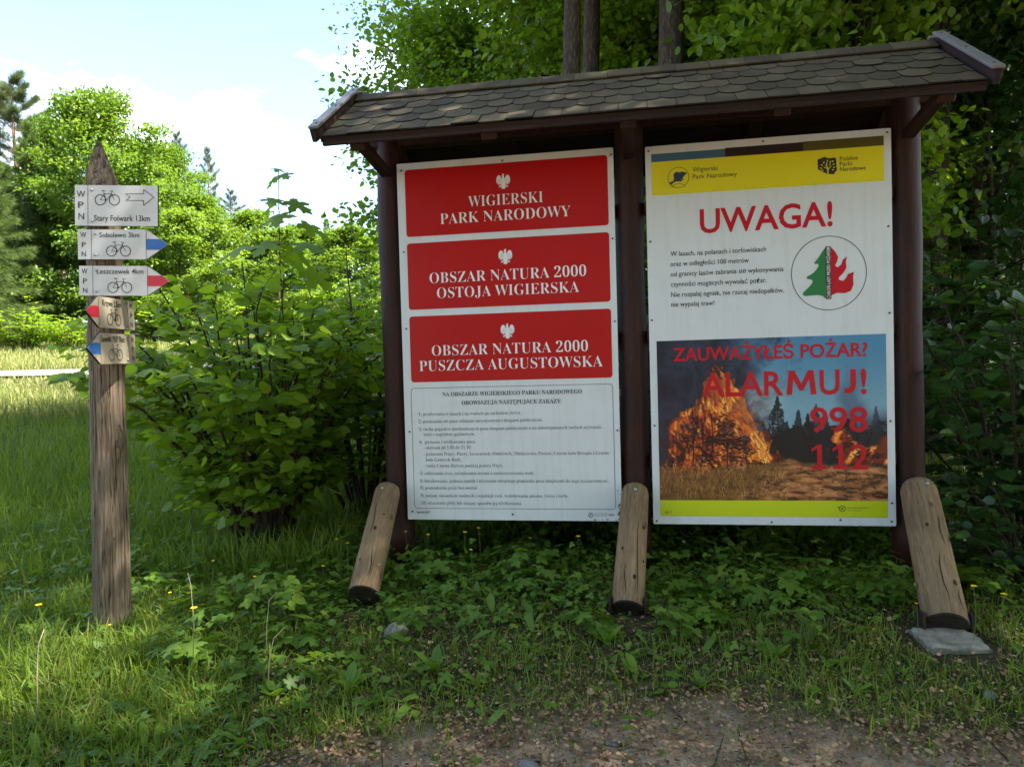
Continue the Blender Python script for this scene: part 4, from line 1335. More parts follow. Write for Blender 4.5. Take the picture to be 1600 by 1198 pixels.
T_DIAMOND = (np.array([(0, 0, 0), (.36, .45, .07), (0, 1, -.05), (-.36, .45, .07)], float), [(0, 1, 2), (0, 2, 3)])
T_OVAL = (np.array([(0, 0, 0), (.26, .10, .03), (.43, .38, .06), (.38, .70, .03), (.14, .92, -.05), (0, 1.06, -.10), (-.14, .92, -.05), (-.38, .70, .03), (-.43, .38, .06), (-.26, .10, .03), (0, .55, -.02)], float),
          [(0, 1, 2, 10), (10, 2, 3, 4), (10, 4, 5), (0, 10, 8, 9), (10, 6, 7, 8), (10, 5, 6)])
_mp = [(0, 0), (.13, -.10), (.30, -.08), (.46, .02), (.30, .12), (.27, .22), (.42, .24), (.52, .36), (.66, .52), (.47, .50), (.40, .58), (.24, .50), (.16, .50), (.20, .68), (.27, .80), (.12, .84), (0, 1.05)]
_mpo = _mp + [(-x, y) for x, y in _mp[1:-1]][::-1]
T_MAPLE = (np.array([(x, y, -.22 * x * x - .12 * (y - .3) ** 2) for x, y in _mpo] + [(0, .30, .03)], float), [(len(_mpo), i, (i + 1) % len(_mpo)) for i in range(len(_mpo))])
T_TUFT = (np.array([p for a in range(5) for p in ((math.cos(a * 1.2566) * .05, 0, math.sin(a * 1.2566) * .05), (math.cos(a * 1.2566 + .5) * .09, .05, math.sin(a * 1.2566 + .5) * .09), (math.cos(a * 1.2566) * .55, 1.0 - .12 * (a % 3), math.sin(a * 1.2566) * .55))], float), [(3 * a, 3 * a + 1, 3 * a + 2) for a in range(5)])
_d = T_DIAMOND[0]


def _rotz(P, a, s=1.0, off=(0, 0, 0)):
    c, q = math.cos(a), math.sin(a)
    return np.stack([P[:, 0] * c - P[:, 1] * q, P[:, 0] * q + P[:, 1] * c, P[:, 2]], -1) * s + np.array(off)


T_CHIP = (np.array([(0, 0, 0), (.30, .12, .10), (.42, .55, .16), (.16, 1, .02), (-.12, .86, -.04), (-.33, .40, .10)], float), [(0, 1, 2, 3), (0, 3, 4, 5)])
T_TREFOIL = (np.concatenate([_rotz(_d * [1.25, 1, 1], a, .55 if a == 0 else .5, (0, .05, 0)) for a in (0, 1.35, -1.35)]), [(0, 1, 2), (0, 2, 3), (4, 5, 6), (4, 6, 7), (8, 9, 10), (8, 10, 11)])
_op = T_OVAL[0]
T_TRI = (np.concatenate([_rotz(_op * [.85, 1, 1], a, .52 if a == 0 else .46, (0, .12 if a == 0 else .02, 0)) for a in (0, 1.25, -1.25)]), [tuple(i + 11 * k for i in f) for k in range(3) for f in T_OVAL[1]])
T_LANCE = (np.array([(0, 0, 0), (.10, .18, .05), (.16, .45, .13), (.15, .72, .16), (0, 1.0, .10), (-.15, .72, .16), (-.16, .45, .13), (-.10, .18, .05), (0, .45, .09), (0, .72, .12)], float),
           [(0, 1, 2, 8), (8, 2, 3, 9), (9, 3, 4), (0, 8, 6, 7), (8, 9, 5, 6), (9, 4, 5)])


def leaf_arrays(P, fwd, up, size, tmpl):
    tv, tf = tmpl
    fwd = nrm(fwd); right = nrm(np.cross(fwd, up)); up = np.cross(right, fwd)
    k = len(tv); n = len(P)
    V = (P[:, None, :] + size[:, None, None] * (tv[None, :, 0:1] * right[:, None, :] + tv[None, :, 1:2] * fwd[:, None, :] + tv[None, :, 2:3] * up[:, None, :])).reshape(-1, 3)
    fl = np.concatenate([np.array(f) for f in tf]); ln = np.array([len(f) for f in tf])
    loops = (np.arange(n)[:, None] * k + fl[None, :]).ravel()
    st = np.concatenate([[0], np.cumsum(ln)[:-1]])
    starts = (np.arange(n)[:, None] * ln.sum() + st[None, :]).ravel()
    return V, loops, starts, len(tf)


def leaves(name, P, fwd, up, size, tmpl, rnd, mat):
    V, l, s, nf = leaf_arrays(np.asarray(P, float), np.asarray(fwd, float), np.asarray(up, float), np.asarray(size, float), tmpl)
    return np_mesh(name, V, l, s, mat, np.repeat(rnd, nf))


def merge_leaves(name, sets, mat):
    Vs, Ls, Ss, Rs = [], [], [], []
    vo = lo = 0
    for P, f, u, sz, t, r in sets:
        V, l, s, nf = leaf_arrays(np.asarray(P, float), np.asarray(f, float), np.asarray(u, float), np.asarray(sz, float), t)
        Vs.append(V); Ls.append(l + vo); Ss.append(s + lo); Rs.append(np.repeat(r, nf))
        vo += len(V); lo += len(l)
    return np_mesh(name, np.concatenate(Vs), np.concatenate(Ls), np.concatenate(Ss), mat, np.concatenate(Rs))


def sph(r, n):
    v = r.normal(size=(n, 3)); return nrm(v)


def broadleaf(seed, H, cb, rad, tr, nleaf, ls, lm, bm, tmpl=T_DIAMOND, spread=0.17, nl=24, limb0=0.10, lean=(0, 0), trunk_mult=1):
    r = np.random.RandomState(seed)
    mb = MB()
    tp = []
    wx, wy = r.uniform(-1, 1, 2), r.uniform(-1, 1, 2)
    def tpos(t): return np.array([lean[0] * t * H + .012 * H * (wx[0] * math.sin(t * 4) + wx[1] * math.sin(t * 9) * .4), lean[1] * t * H + .012 * H * (wy[0] * math.sin(t * 4.4) + wy[1] * math.sin(t * 8) * .4), t * H])
    ts = np.linspace(-.03, .93, 14)
    mb.tube([tpos(t) for t in ts], [tr * (1.25 if t < 0 else (1.0 - .88 * t) * (1 + .25 * math.exp(-t * H * 2.2))) for t in ts], 14)
    cl, cr = [], []
    for i in range(nl):
        t = (i + .5) / nl
        h = (cb + (H * .97 - cb) * t) / H
        az = i * 2.39996 + r.uniform(-.5, .5)
        ln = rad * (math.sin(math.pi * (.16 + .80 * t)) ** .75) * r.uniform(.75, 1.12)
        el = R(5 + 62 * t + r.uniform(-12, 12))
        p0 = tpos(h * .97)
        d = np.array([math.cos(az) * math.cos(el), math.sin(az) * math.cos(el), math.sin(el)])
        pts = [p0]
        for k in range(1, 6):
            q = k / 5
            pts.append(p0 + d * ln * q + np.array([r.uniform(-.05, .05) * ln * q, r.uniform(-.05, .05) * ln * q, ln * (.10 * q * q)]))
        r0 = tr * .34 * (1 - .6 * t)
        mb.tube(pts, [r0 * (1 - .85 * k / 5) for k in range(6)], 6)
        for j in range(6):
            f = .28 + .72 * (j + r.rand() * .8) / 6
            f = min(f, 1)
            idx = min(int(f * 5), 4); bp = pts[idx] + (pts[idx + 1] - pts[idx]) * (f * 5 - idx)
            sa = az + (1 if j % 2 else -1) * r.uniform(.5, 1.1); se = el * .6 + r.uniform(-.35, .3)
            sl = ln * r.uniform(.28, .5) * (1.1 - .35 * f)
            sd = np.array([math.cos(sa) * math.cos(se), math.sin(sa) * math.cos(se), math.sin(se)])
            e = bp + sd * sl
            mb.tube([bp, bp + sd * sl * .5 + [0, 0, .03 * sl], e], [r0 * .28, r0 * .18, r0 * .06], 4, 0, False)
            base = r.rand()
            for q in (.45, .75, 1.0):
                cl.append(bp + sd * sl * q + r.normal(0, .05 * rad, 3)); cr.append(base)
        cl.append(pts[-1]); cr.append(r.rand())
    trunk = mb.mesh('trunk', bm)
    cl = np.array(cl); cr = np.array(cr)
    per = max(1, nleaf // len(cl))
    ci = np.repeat(np.arange(len(cl)), per)
    off = np.clip(r.normal(size=(len(ci), 3)), -1.7, 1.7) * (spread * rad) * np.array([.85, .85, .34]) 
    P = cl[ci] + off
    ax = tpos(.6)
    out = nrm((P - ax) * [1, 1, .4])
    fw = nrm(out * .7 + sph(r, len(P)) * .9 + [0, 0, -.18])
    up = nrm(np.array([0, 0, 1.0]) + sph(r, len(P)) * .65 + out * .2)
    rnd = np.clip(.5 * cr[ci] + .5 * r.rand(len(P)), 0, 1)
    crown = leaves('crown', P, fw, up, ls * r.uniform(.65, 1.2, len(P)), tmpl, rnd, lm)
    return trunk, crown


def conifer_tree(seed, H, cb, rad, tr, ntuft, ls, lm, bm, kind='pine'):
    r = np.random.RandomState(seed)
    mb = MB()
    ts = np.linspace(-.02, .99, 14)
    mb.tube([(.05 * math.sin(t * 5 + seed), .05 * math.cos(t * 4 + seed), t * H) for t in ts], [tr * (1 - .93 * t) + .006 for t in ts], 10)
    P, F, RR = [], [], []
    nb = 46 if kind == 'pine' else 90
    for i in range(nb):
        t = (i + r.rand()) / nb
        h = cb + (H - cb) * t
        az = i * 2.39996 + r.uniform(-.4, .4)
        if kind == 'pine':
            ln = rad * (max(.05, (1 - t)) ** .55) * (.45 + .55 * min(1, t * 4 + .25)) * r.uniform(.5, 1.1); el = R(8 + 42 * t + r.uniform(-10, 14))
        else:
            ln = rad * (1 - t) ** .9 * r.uniform(.8, 1.05) + .08; el = R(-22 + 50 * t)
        d = np.array([math.cos(az) * math.cos(el), math.sin(az) * math.cos(el), math.sin(el)])
        p0 = np.array([0, 0, h])
        pts = [p0 + d * ln * q + np.array([0, 0, (.16 if kind == 'pine' else .10) * ln * q * q]) for q in (0, .35, .7, 1)]
        mb.tube(pts, [tr * .22 * (1 - .7 * t), tr * .15 * (1 - .6 * t), .012, .006], 5, 0, False)
        n = max(3, int(ntuft / nb * (ln / rad + .25) * 1.3))
        q = r.uniform(.22 if kind == 'pine' else .08, 1, n) ** .8
        side = np.array([-d[1], d[0], 0]); side /= np.linalg.norm(side) + 1e-9
        w = (r.uniform(-1, 1, n)) * ln * .42 * (1.05 - q)
        pp = p0 + d * (ln * q)[:, None] + side * w[:, None]
        pp[:, 2] += (.16 if kind == 'pine' else .10) * ln * q * q - np.abs(w) * .12 + r.normal(0, .04, n)
        P.append(pp)
        F.append(d[None, :] * .8 + side[None, :] * (np.sign(w)[:, None] * .6) + r.normal(0, .35, (n, 3)) + [0, 0, .35 if kind == 'pine' else -.12])
        RR.append(np.clip(.5 * r.rand() + .5 * r.rand(n), 0, 1))
    P = np.concatenate(P); F = np.concatenate(F); RR = np.concatenate(RR)
    crown = leaves('crown', P, F, sph(r, len(P)), ls * r.uniform(.7, 1.25, len(P)), T_TUFT, RR, lm)
    return mb.mesh('trunk', bm), crown


def shrub(seed, nst, H, rad, ls, lm, tmpl=T_OVAL, twigs=9, per=7, arch=.55, base=.12, tw_len=.34, low=.18, flat=.45):
    """many stems from one root; leaves alternate along side twigs in level sprays"""
    r = np.random.RandomState(seed)
    mb = MB(); P, F, U, S, RR = [], [], [], [], []
    for i in range(nst):
        az = i * 2.39996 + r.uniform(-.35, .35)
        f = math.sqrt((i + .5) / nst)
        L = H * r.uniform(.78, 1.08) * (1 - .15 * f)
        reach = rad * f * r.uniform(.75, 1.1)
        p0 = np.array([math.cos(az) * base * f, math.sin(az) * base * f, -.03])
        def sp(t): return p0 + np.array([math.cos(az) * reach * t ** 1.25, math.sin(az) * reach * t ** 1.25, L * (t - arch * f * .55 * t ** 3)])
        n = 9
        pts = [sp(k / n) + r.normal(0, .012, 3) * (k / n) for k in range(n + 1)]
        r0 = .0085 * H ** .5 * r.uniform(.8, 1.3)
        mb.tube(pts, [r0 * (1 - .85 * k / n) + .0012 for k in range(n + 1)], 6, 0, False)
        for j in range(twigs):
            t = low + (1 - low) * (j + r.rand()) / twigs
            b = sp(t); td = sp(min(1.02, t + .05)) - b; td /= np.linalg.norm(td) + 1e-9
            ta = az + (1 if j % 2 else -1) * r.uniform(.35, 1.5); te = r.uniform(-.25, .55) * (1 - .5 * f)
            d = np.array([math.cos(ta) * math.cos(te), math.sin(ta) * math.cos(te), math.sin(te)]) * .9 + td * .35
            d /= np.linalg.norm(d)
            tl = tw_len * r.uniform(.55, 1.25) * (1.15 - .4 * t)
            def tp(q): return b + d * tl * q + np.array([0, 0, -.12 * tl * q * q])
            mb.tube([tp(0), tp(.5), tp(1)], [.0028, .002, .0009], 4, 0, False)
            side = np.array([-d[1], d[0], 0]); side /= np.linalg.norm(side) + 1e-9
            bc = r.rand()
            k = max(3, int(per * r.uniform(.7, 1.3)))
            for m in range(k):
                q = (m + .6) / k
                sg = 1 if m % 2 else -1
                pos = tp(q) + side * sg * .012
                fw = d * (.55 if m < k - 1 else 1.3) + side * sg * r.uniform(.6, 1.1) * (1 if m < k - 1 else .1) + np.array([0, 0, -r.uniform(.05, .55)])
                P.append(pos); F.append(fw); U.append(np.array([0, 0, 1.0]) + r.normal(0, flat, 3) + .25 * d)
                S.append(ls * r.uniform(.45, 1.2) * (.72 + .28 * (1 - abs(q - .55)))); RR.append(.45 * bc + .55 * r.rand())
    st = mb.mesh('stems', M['twig'])
    fo = leaves('foliage', P, F, U, np.array(S), tmpl, np.array(RR), lm)
    return st, fo


def plant_thing(name, meshes, names, loc, rz, label, cat, group=None, scale=1.0):
    o = empty(name, loc, rz, label, cat, group)
    o.scale = (scale,) * 3 if not hasattr(scale, '__len__') else scale
    for me, nm in zip(meshes, names): link(nm, me, o)
    return o


TN = ('trunk', 'crown'); SN = ('stems', 'foliage')

# --- meshes of each kind
forest_a = broadleaf(21, 12.5, 4.2, 3.3, .15, 28000, .108, M['leaf_tree'], M['bark'], nl=26)
forest_b = broadleaf(22, 12.0, 5.4, 2.8, .13, 22000, .105, M['leaf_tree'], M['bark'], nl=24, lean=(.03, -.02))
forest_c = broadleaf(23, 14.0, 5.6, 3.2, .22, 23000, .105, M['leaf_tree'], M['bark'], nl=24, lean=(-.02, .0))
low_tree = broadleaf(26, 7.2, 1.1, 2.1, .07, 17000, .115, M['leaf_tree'], M['bark'], T_OVAL, nl=28, spread=.17)
slim_mesh = broadleaf(27, 5.6, 1.8, 1.25, .05, 7500, .105, M['leaf_tree'], M['bark'], T_OVAL, nl=22, spread=.2)
_dm = low_tree[1].copy(); _dm.materials[0] = M['leaf_dark']; low_shaded = (low_tree[0], _dm)  # same crown in a darker leaf colour, standing for forest shade
M['leaf_fresh_lit'] = leaf('fresh sunlit canopy leaf', [(0.0, (0.075, 0.145, 0.012)), (0.5, (0.125, 0.215, 0.018)), (1.0, (0.20, 0.29, 0.026))], 0.5, tgain=1.7)  # fresher canopy green, lightened to put sunlight into the leaf colour
_fm = low_tree[1].copy(); _fm.materials[0] = M['leaf_fresh_lit']; low_fresh_lit = (low_tree[0], _fm)
_fa = forest_a[1].copy(); _fa.materials[0] = M['leaf_fresh_lit']; forest_fresh_lit = (forest_a[0], _fa)
_fs = slim_mesh[1].copy(); _fs.materials[0] = M['leaf_fresh_lit']; slim_fresh_lit = (slim_mesh[0], _fs)
maple_far = broadleaf(24, 10.5, 0.9, 3.0, .16, 40000, .17, M['leaf_maple'], M['bark'], nl=30, spread=.15)
young_far = broadleaf(25, 6.0, 0.5, 1.7, .07, 18000, .14, M['leaf_maple'], M['bark'], nl=24, spread=.15)
pine_a = conifer_tree(31, 13.5, 4.0, 3.0, .17, 15000, .30, M['needle_pine'], M['pinebark'])
pine_b = conifer_tree(32, 12.5, 6.0, 1.9, .14, 4200, .24, M['needle_pine'], M['pinebark'])
spruce_a = conifer_tree(33, 9.0, .3, 2.4, .14, 15000, .27, M['needle_spruce'], M['bark'], 'spruce')
hazel_a = shrub(41, 40, 1.95, 1.0, .088, M['leaf_hazel'], twigs=14, per=10)
hazel_b = shrub(42, 22, 2.1, 1.0, .095, M['leaf_hazel'], twigs=11, per=8)
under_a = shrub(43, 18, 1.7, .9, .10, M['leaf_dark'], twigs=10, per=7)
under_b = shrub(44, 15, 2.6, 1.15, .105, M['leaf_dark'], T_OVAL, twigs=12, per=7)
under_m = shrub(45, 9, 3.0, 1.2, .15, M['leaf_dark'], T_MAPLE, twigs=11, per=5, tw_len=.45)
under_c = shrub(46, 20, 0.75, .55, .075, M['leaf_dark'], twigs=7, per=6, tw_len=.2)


def G(x, y, dz=0.0): return (x, y, gzf(x, y) + dz)


def px(x, Y): return (x - 800.0) / 1111.0 * Y


# --- trees across the meadow on the left
def tree(name, me, X, Y, rz, label, s=1.0, group=None):
    return plant_thing(name, me, TN, G(X, Y, -.05), rz, label, 'tree', group, s)


far_trees = (
    ('pine_tree', pine_a, px(42, 33), 33, .3, 'tall reddish brown pine at the left edge of the photo beyond the meadow', (1.25, 1.25, .88)),
    ('spruce_tree', spruce_a, px(22, 29), 29, 1.0, 'dark spruce with branches to the ground in front of the tall reddish pine', (.95, .95, .82)),
    ('maple_tree', maple_far, px(168, 30), 30, .5, 'big bright green maple rising behind the pointed direction post', (.95, .95, .97)),
    ('maple_tree', maple_far, px(100, 32), 32, 2.2, 'bright maple between the big maple and the reddish pine', (.5, .5, .92)),
    ('maple_tree', maple_far, px(228, 33), 33, 4.0, 'lower right hand neighbour of the big bright maple', (.72, .72, .76)),
    ('pine_tree', pine_b, px(292, 44), 44, 1.7, 'slender pine with thin crown just right of the bright maples', (1.0, 1.0, .93)),
    ('pine_tree', pine_b, px(338, 47), 47, 3.9, 'smaller slender pine standing right of the other slender pine', (.85, .85, .90)),
    ('young_tree', young_far, px(330, 31), 31, .4, 'young light green tree in front of the two slender pines', (1.05, 1.05, .98)),
    ('young_tree', young_far, px(400, 38), 38, 2.9, 'rounded light green tree seen left of the maple sapling stem', (1.3, 1.3, 1.02)),
    ('young_tree', young_far, px(478, 42), 42, 5.1, 'rounded light green tree seen right of the maple sapling stem', (1.3, 1.3, .92)),
    ('spruce_tree', spruce_a, px(519, 46), 46, 2.0, 'small dark pointed spruce top far behind the shrubs', (.5, .5, .72)),
    ('young_tree', young_far, px(552, 40), 40, 1.2, 'pale green tree just left of the notice board far away', (1.25, 1.25, .88)),
    ('spruce_tree', spruce_a, px(62, 31), 31, 4.0, 'taller dark spruce between the reddish pine and the bright maple', (.9, .9, 1.05)),
    ('spruce_tree', spruce_a, px(-12, 26), 26, 5.5, 'dark spruce cut off by the left edge of the photo', (1.0, 1.0, .9)),
    ('maple_tree', maple_far, px(265, 38), 38, 1.1, 'farther maple filling the gap right of the big bright maple', (.9, .9, .92)),
    ('young_tree', young_far, px(290, 28), 28, 3.3, 'young bright tree right of the direction boards far across the meadow', (1.1, 1.1, .85)),
    ('young_tree', young_far, px(440, 34), 34, 1.9, 'bright young tree behind the maple sapling stem', (1.2, 1.2, .80)),
    ('pine_tree', pine_b, px(105, 40), 40, .8, 'pine with bare reddish trunk showing between the bright maples and spruce', (1, 1, .8)),
    ('pine_tree', pine_b, px(372, 50), 50, 5.0, 'short brownish pine far behind the rounded light green trees', (1.1, 1.1, .72)),
)
first = {}
for nm, me, X, Y, rz, lab, s in far_trees: tree(nm, me, X, Y, rz, lab, s, 'trees across the meadow')
for k, (x, Y, s, lab) in enumerate(((40, 25, (1.5, 1.5, .95), 'bright low shrub at the foot of the dark spruce'), (112, 25, (1.3, 1.3, .72), 'bright low shrub beside the trunk of the direction post far across the meadow'),
                                    (250, 27, (1.5, 1.5, 1.0), 'bright bush right of the direction post below the bright maples'), (330, 30, (1.6, 1.6, 1.1), 'bright bush below the slender pines'), (560, 27, (1.6, 1.6, 1.5), 'tall bright bush beside the left board post far away'), (480, 24, (1.4, 1.4, .9), 'bright bush far behind the hazel below the maple sapling'))):
    plant_thing('bush', hazel_b, SN, G(px(x, Y), Y), k * 1.3, lab, 'bush', 'bushes at the meadow edge', s)

# --- forest behind and beside the board
behind = (
    (forest_b, px(896, 7.3), 7.3, 0.2, 1.0, 'slim grey trunk rising left of its twin above the roof'),
    (forest_b, px(926, 7.9), 7.9, 0.25, (1, 1, 1.05), 'second slim trunk close right of its twin above the roof'),
    (forest_c, px(1050, 7.2), 7.2, 4.1, (.8, .8, 1.0), 'straight rough trunk above the middle of the roof'),
    (forest_c, px(1215, 7.4), 7.4, 1.0, (1.0, 1.0, 1.0), 'thickest trunk behind the right half of the roof'),
    (forest_c, px(1452, 7.6), 7.6, 3.0, (1.0, 1.0, .95), 'dark trunk just behind the right end of the roof'),
    (forest_b, px(1525, 8.8), 8.8, 5.0, (1.1, 1.1, 1.0), 'dark trunk standing in the deep shade right of the board'),
    (forest_fresh_lit, px(850, 12.0), 12.0, 1.3, (.80, .80, .86), 'leafy tree spreading above the left half of the roof'),
    (forest_fresh_lit, px(880, 14.5), 14.5, 3.3, 1.0, 'tree deeper in the wood left of the twin trunks'),
    (forest_fresh_lit, px(1110, 13.0), 13.0, .7, 1.1, 'tree deeper in the wood between straight and thick trunks'),
    (forest_a, px(1430, 13.0), 13.0, 2.6, 1.1, 'tree deeper in the wood left of the right roof end'),
    (forest_c, px(1590, 12.5), 12.5, 4.4, 1.0, 'tree deep in the wood at the right edge of the photo'),
)
for me, X, Y, rz, s, lab in behind: tree('forest_tree', me, X, Y, rz, lab, s, 'trees behind the board')
for k, (X, Y, me) in enumerate(((2.2, 17, forest_b), (4.8, 18, forest_a), (7.4, 17, forest_b), (10, 16, forest_c), (0.0, 18.5, forest_c), (12.5, 13, forest_a), (9.3, 10.5, forest_b), (13.5, 18, forest_b), (6.2, 22, forest_c), (2.8, 23, forest_a))):
    tree('forest_tree', me, X, Y, k * 1.9, 'tree deep in the dark forest far behind the board', 1.0, 'trees deep in the forest')
# the same wood goes on beside the board: it is what shades the clearing
for k, (X, Y, me, s) in enumerate(((4.6, 5.6, forest_a, 1.0), (6.8, 3.2, forest_b, 1.0), (8.2, 6.0, forest_a, 1.05), (4.3, .9, forest_c, 1.0), (9.5, 1.0, forest_a, 1.0), (3.4, 6.9, forest_b, .95))):
    tree('forest_tree', me, X, Y, k * 2.3 + .5, 'tree of the wood shading the board from the right', s, 'trees right of the board')

# unseen trees added behind the camera to block low sky light on the panels
for k, (X, Y, me) in enumerate(((-4.5, -9, forest_a), (-.5, -8, forest_b), (3.5, -6.5, forest_a), (-9, -12, forest_c), (7, -4, forest_b), (1.5, -12, forest_a))):
    tree('forest_tree', me, X, Y, k * 1.7 + .2, 'unseen tree added behind the camera to block low sky', (1, 1, .8), 'trees added behind the camera to block low sky')
for k, (X, Y, me) in enumerate(((-2.6, -6.5, low_tree), (.6, -5.5, low_tree), (3.2, -5.0, low_tree), (-6, -8.5, low_tree), (5.5, -4.5, low_tree))):  # unseen low trees, added to keep sky light off the sign faces
    tree('forest_tree', me, X, Y, k * 2.1, 'unseen young tree added behind the camera to block low sky', 1.0, 'young trees added behind the camera to block low sky')
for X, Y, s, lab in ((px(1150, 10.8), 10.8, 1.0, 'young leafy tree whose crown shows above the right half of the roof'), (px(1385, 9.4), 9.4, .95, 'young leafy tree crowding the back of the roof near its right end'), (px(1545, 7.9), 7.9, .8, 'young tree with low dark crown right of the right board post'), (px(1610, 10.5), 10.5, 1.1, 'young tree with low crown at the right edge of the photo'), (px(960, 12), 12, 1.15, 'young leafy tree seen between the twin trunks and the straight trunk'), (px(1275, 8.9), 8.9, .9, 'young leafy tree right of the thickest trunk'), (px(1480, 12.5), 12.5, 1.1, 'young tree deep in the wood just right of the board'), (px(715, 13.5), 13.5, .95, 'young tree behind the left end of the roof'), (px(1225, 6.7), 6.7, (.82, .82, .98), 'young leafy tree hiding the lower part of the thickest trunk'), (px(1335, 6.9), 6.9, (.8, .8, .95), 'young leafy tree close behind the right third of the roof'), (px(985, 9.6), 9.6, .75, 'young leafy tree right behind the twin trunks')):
    tree('young_tree', slim_fresh_lit if Y < 7 else (low_shaded if X / Y > .50 else low_fresh_lit), X, Y, X * 3, lab, s, 'young trees in the wood')  # shade-coloured crowns towards the right, sun-coloured ones elsewhere

# --- shrubs
plant_thing('hazel_shrub', hazel_a, SN, G(-1.58, 4.42), 2.1, 'large round leaved hazel shrub between the direction post and the board', 'shrub', None, (1.0, 1.0, 1.10))
plant_thing('hazel_shrub', hazel_b, SN, G(-1.10, 5.2), 2.4, 'hazel shrub behind the left post of the board', 'shrub', None, (1.0, 1.0, .98))
plant_thing('hazel_shrub', hazel_b, SN, G(-2.1, 6.3), 4.4, 'hazel shrub further back behind the large hazel', 'shrub', None, (1.1, 1.0, .92))
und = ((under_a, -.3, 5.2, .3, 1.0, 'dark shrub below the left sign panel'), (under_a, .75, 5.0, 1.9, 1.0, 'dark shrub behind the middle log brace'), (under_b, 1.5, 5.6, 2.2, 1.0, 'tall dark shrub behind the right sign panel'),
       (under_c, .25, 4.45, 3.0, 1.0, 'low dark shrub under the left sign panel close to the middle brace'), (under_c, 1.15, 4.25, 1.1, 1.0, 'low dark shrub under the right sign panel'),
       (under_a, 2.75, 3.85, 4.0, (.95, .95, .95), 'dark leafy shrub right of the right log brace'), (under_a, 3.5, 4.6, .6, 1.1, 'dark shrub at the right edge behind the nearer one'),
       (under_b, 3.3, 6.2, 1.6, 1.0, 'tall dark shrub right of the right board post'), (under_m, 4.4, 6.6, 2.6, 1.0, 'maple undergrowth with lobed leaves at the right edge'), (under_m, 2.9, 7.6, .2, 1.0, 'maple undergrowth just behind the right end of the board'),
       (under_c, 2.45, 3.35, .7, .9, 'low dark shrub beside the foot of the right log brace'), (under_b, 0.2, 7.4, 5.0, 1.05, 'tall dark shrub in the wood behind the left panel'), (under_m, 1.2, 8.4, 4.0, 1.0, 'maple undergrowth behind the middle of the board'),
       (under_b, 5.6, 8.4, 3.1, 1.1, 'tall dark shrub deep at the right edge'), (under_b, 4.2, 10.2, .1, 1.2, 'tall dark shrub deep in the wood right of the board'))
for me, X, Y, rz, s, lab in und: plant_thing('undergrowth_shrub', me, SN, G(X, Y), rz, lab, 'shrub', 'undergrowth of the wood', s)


# --- maple sapling above the hazel
def sapling():
    r = np.random.RandomState(3)
    bx, by = px(452, 4.45), 4.45
    root = empty('maple_sapling', G(bx, by), 0, 'slender maple sapling with large lobed leaves rising out of the hazel', 'sapling')
    top = 2.36 - gzf(bx, by)
    def sp(t): return np.array([.012 * math.sin(t * 7) - .02 * t, .02 * math.sin(t * 5), top * t])
    mb = MB()
    mb.tube([sp(k / 14) for k in range(15)], [.0075 * (1 - .8 * k / 14) + .001 for k in range(15)], 6)
    P, F, U, S = [], [], [], []
    for i, (t, pet, sz, az) in enumerate(((.60, .16, .17, 2.9), (.60, .15, .17, -.1), (.68, .17, .18, 2.6), (.69, .16, .18, .4), (.74, .20, .19, 3.3), (.745, .18, .185, -.5), (.76, .14, .18, 1.2), (.76, .14, .17, -1.6), (.81, .15, .165, 2.8), (.815, .14, .17, .15), (.835, .12, .16, -1.2), (.885, .07, .13, 2.7), (.89, .08, .145, -.3), (.895, .07, .13, -1.5), (.975, .03, .09, 2.5), (.975, .035, .10, -.6), (1.0, .01, .07, -1.2), (.55, .2, .17, 1.7), (.5, .2, .17, 3.6), (.5, .2, .17, .4))):
        b = sp(t); d = np.array([math.cos(az), math.sin(az), .45 + .5 * t])
        e = b + d * pet
        mb.tube([b, b + d * pet * .55 + [0, 0, .01], e], [.0016, .0014, .0012], 4, 0, False)
        P.append(e); F.append(np.array([math.cos(az + r.uniform(-.4, .4)), math.sin(az + r.uniform(-.4, .4)), -r.uniform(.35, .95)])); U.append(np.array([r.uniform(-.3, .3), -.45 + r.uniform(-.3, .3), 1.0])); S.append(sz * 1.18)
    mb.build('stem', M['twig'], root)
    link('foliage', leaves('foliage', P, F, U, np.array(S), T_MAPLE, r.rand(len(P)) * .8, M['leaf_hazel']), root)


sapling()


# --- masses of wood far off
def mass(name, n, xr, yr, hmax, ls, mat, label, seed):
    r = np.random.RandomState(seed)
    cx = r.uniform(*xr, n // 60); cy = r.uniform(*yr, n // 60); hm = hmax * (.55 + .45 * fbm(cx, cy, .12, seed))
    cz = gz(cx, cy) + hm * r.uniform(0, 1, len(cx)) ** .8
    i = np.repeat(np.arange(len(cx)), 60)
    P = np.stack([cx[i], cy[i], cz[i]], -1) + r.normal(size=(len(i), 3)) * [.55, .55, .38]
    o = link(name, leaves(name, P, sph(r, len(P)) + [0, 0, -.3], sph(r, len(P)) * .8 + [0, 0, 1], ls * r.uniform(.7, 1.2, len(P)), T_DIAMOND, np.clip(.5 * r.rand(len(cx))[i] + .5 * r.rand(len(P)), 0, 1), mat))
    tag(o, label, 'trees', None, 'stuff')


mass('far_treeline', 60000, (-52, -4), (43, 52), 6.5, .27, M['leaf_maple'], 'far bright treeline closing the meadow', 51)
mass('forest_backdrop', 60000, (-2.5, 30), (21, 27), 11, .22, M['leaf_tree'], 'dark mass of leaves deep in the forest', 52)


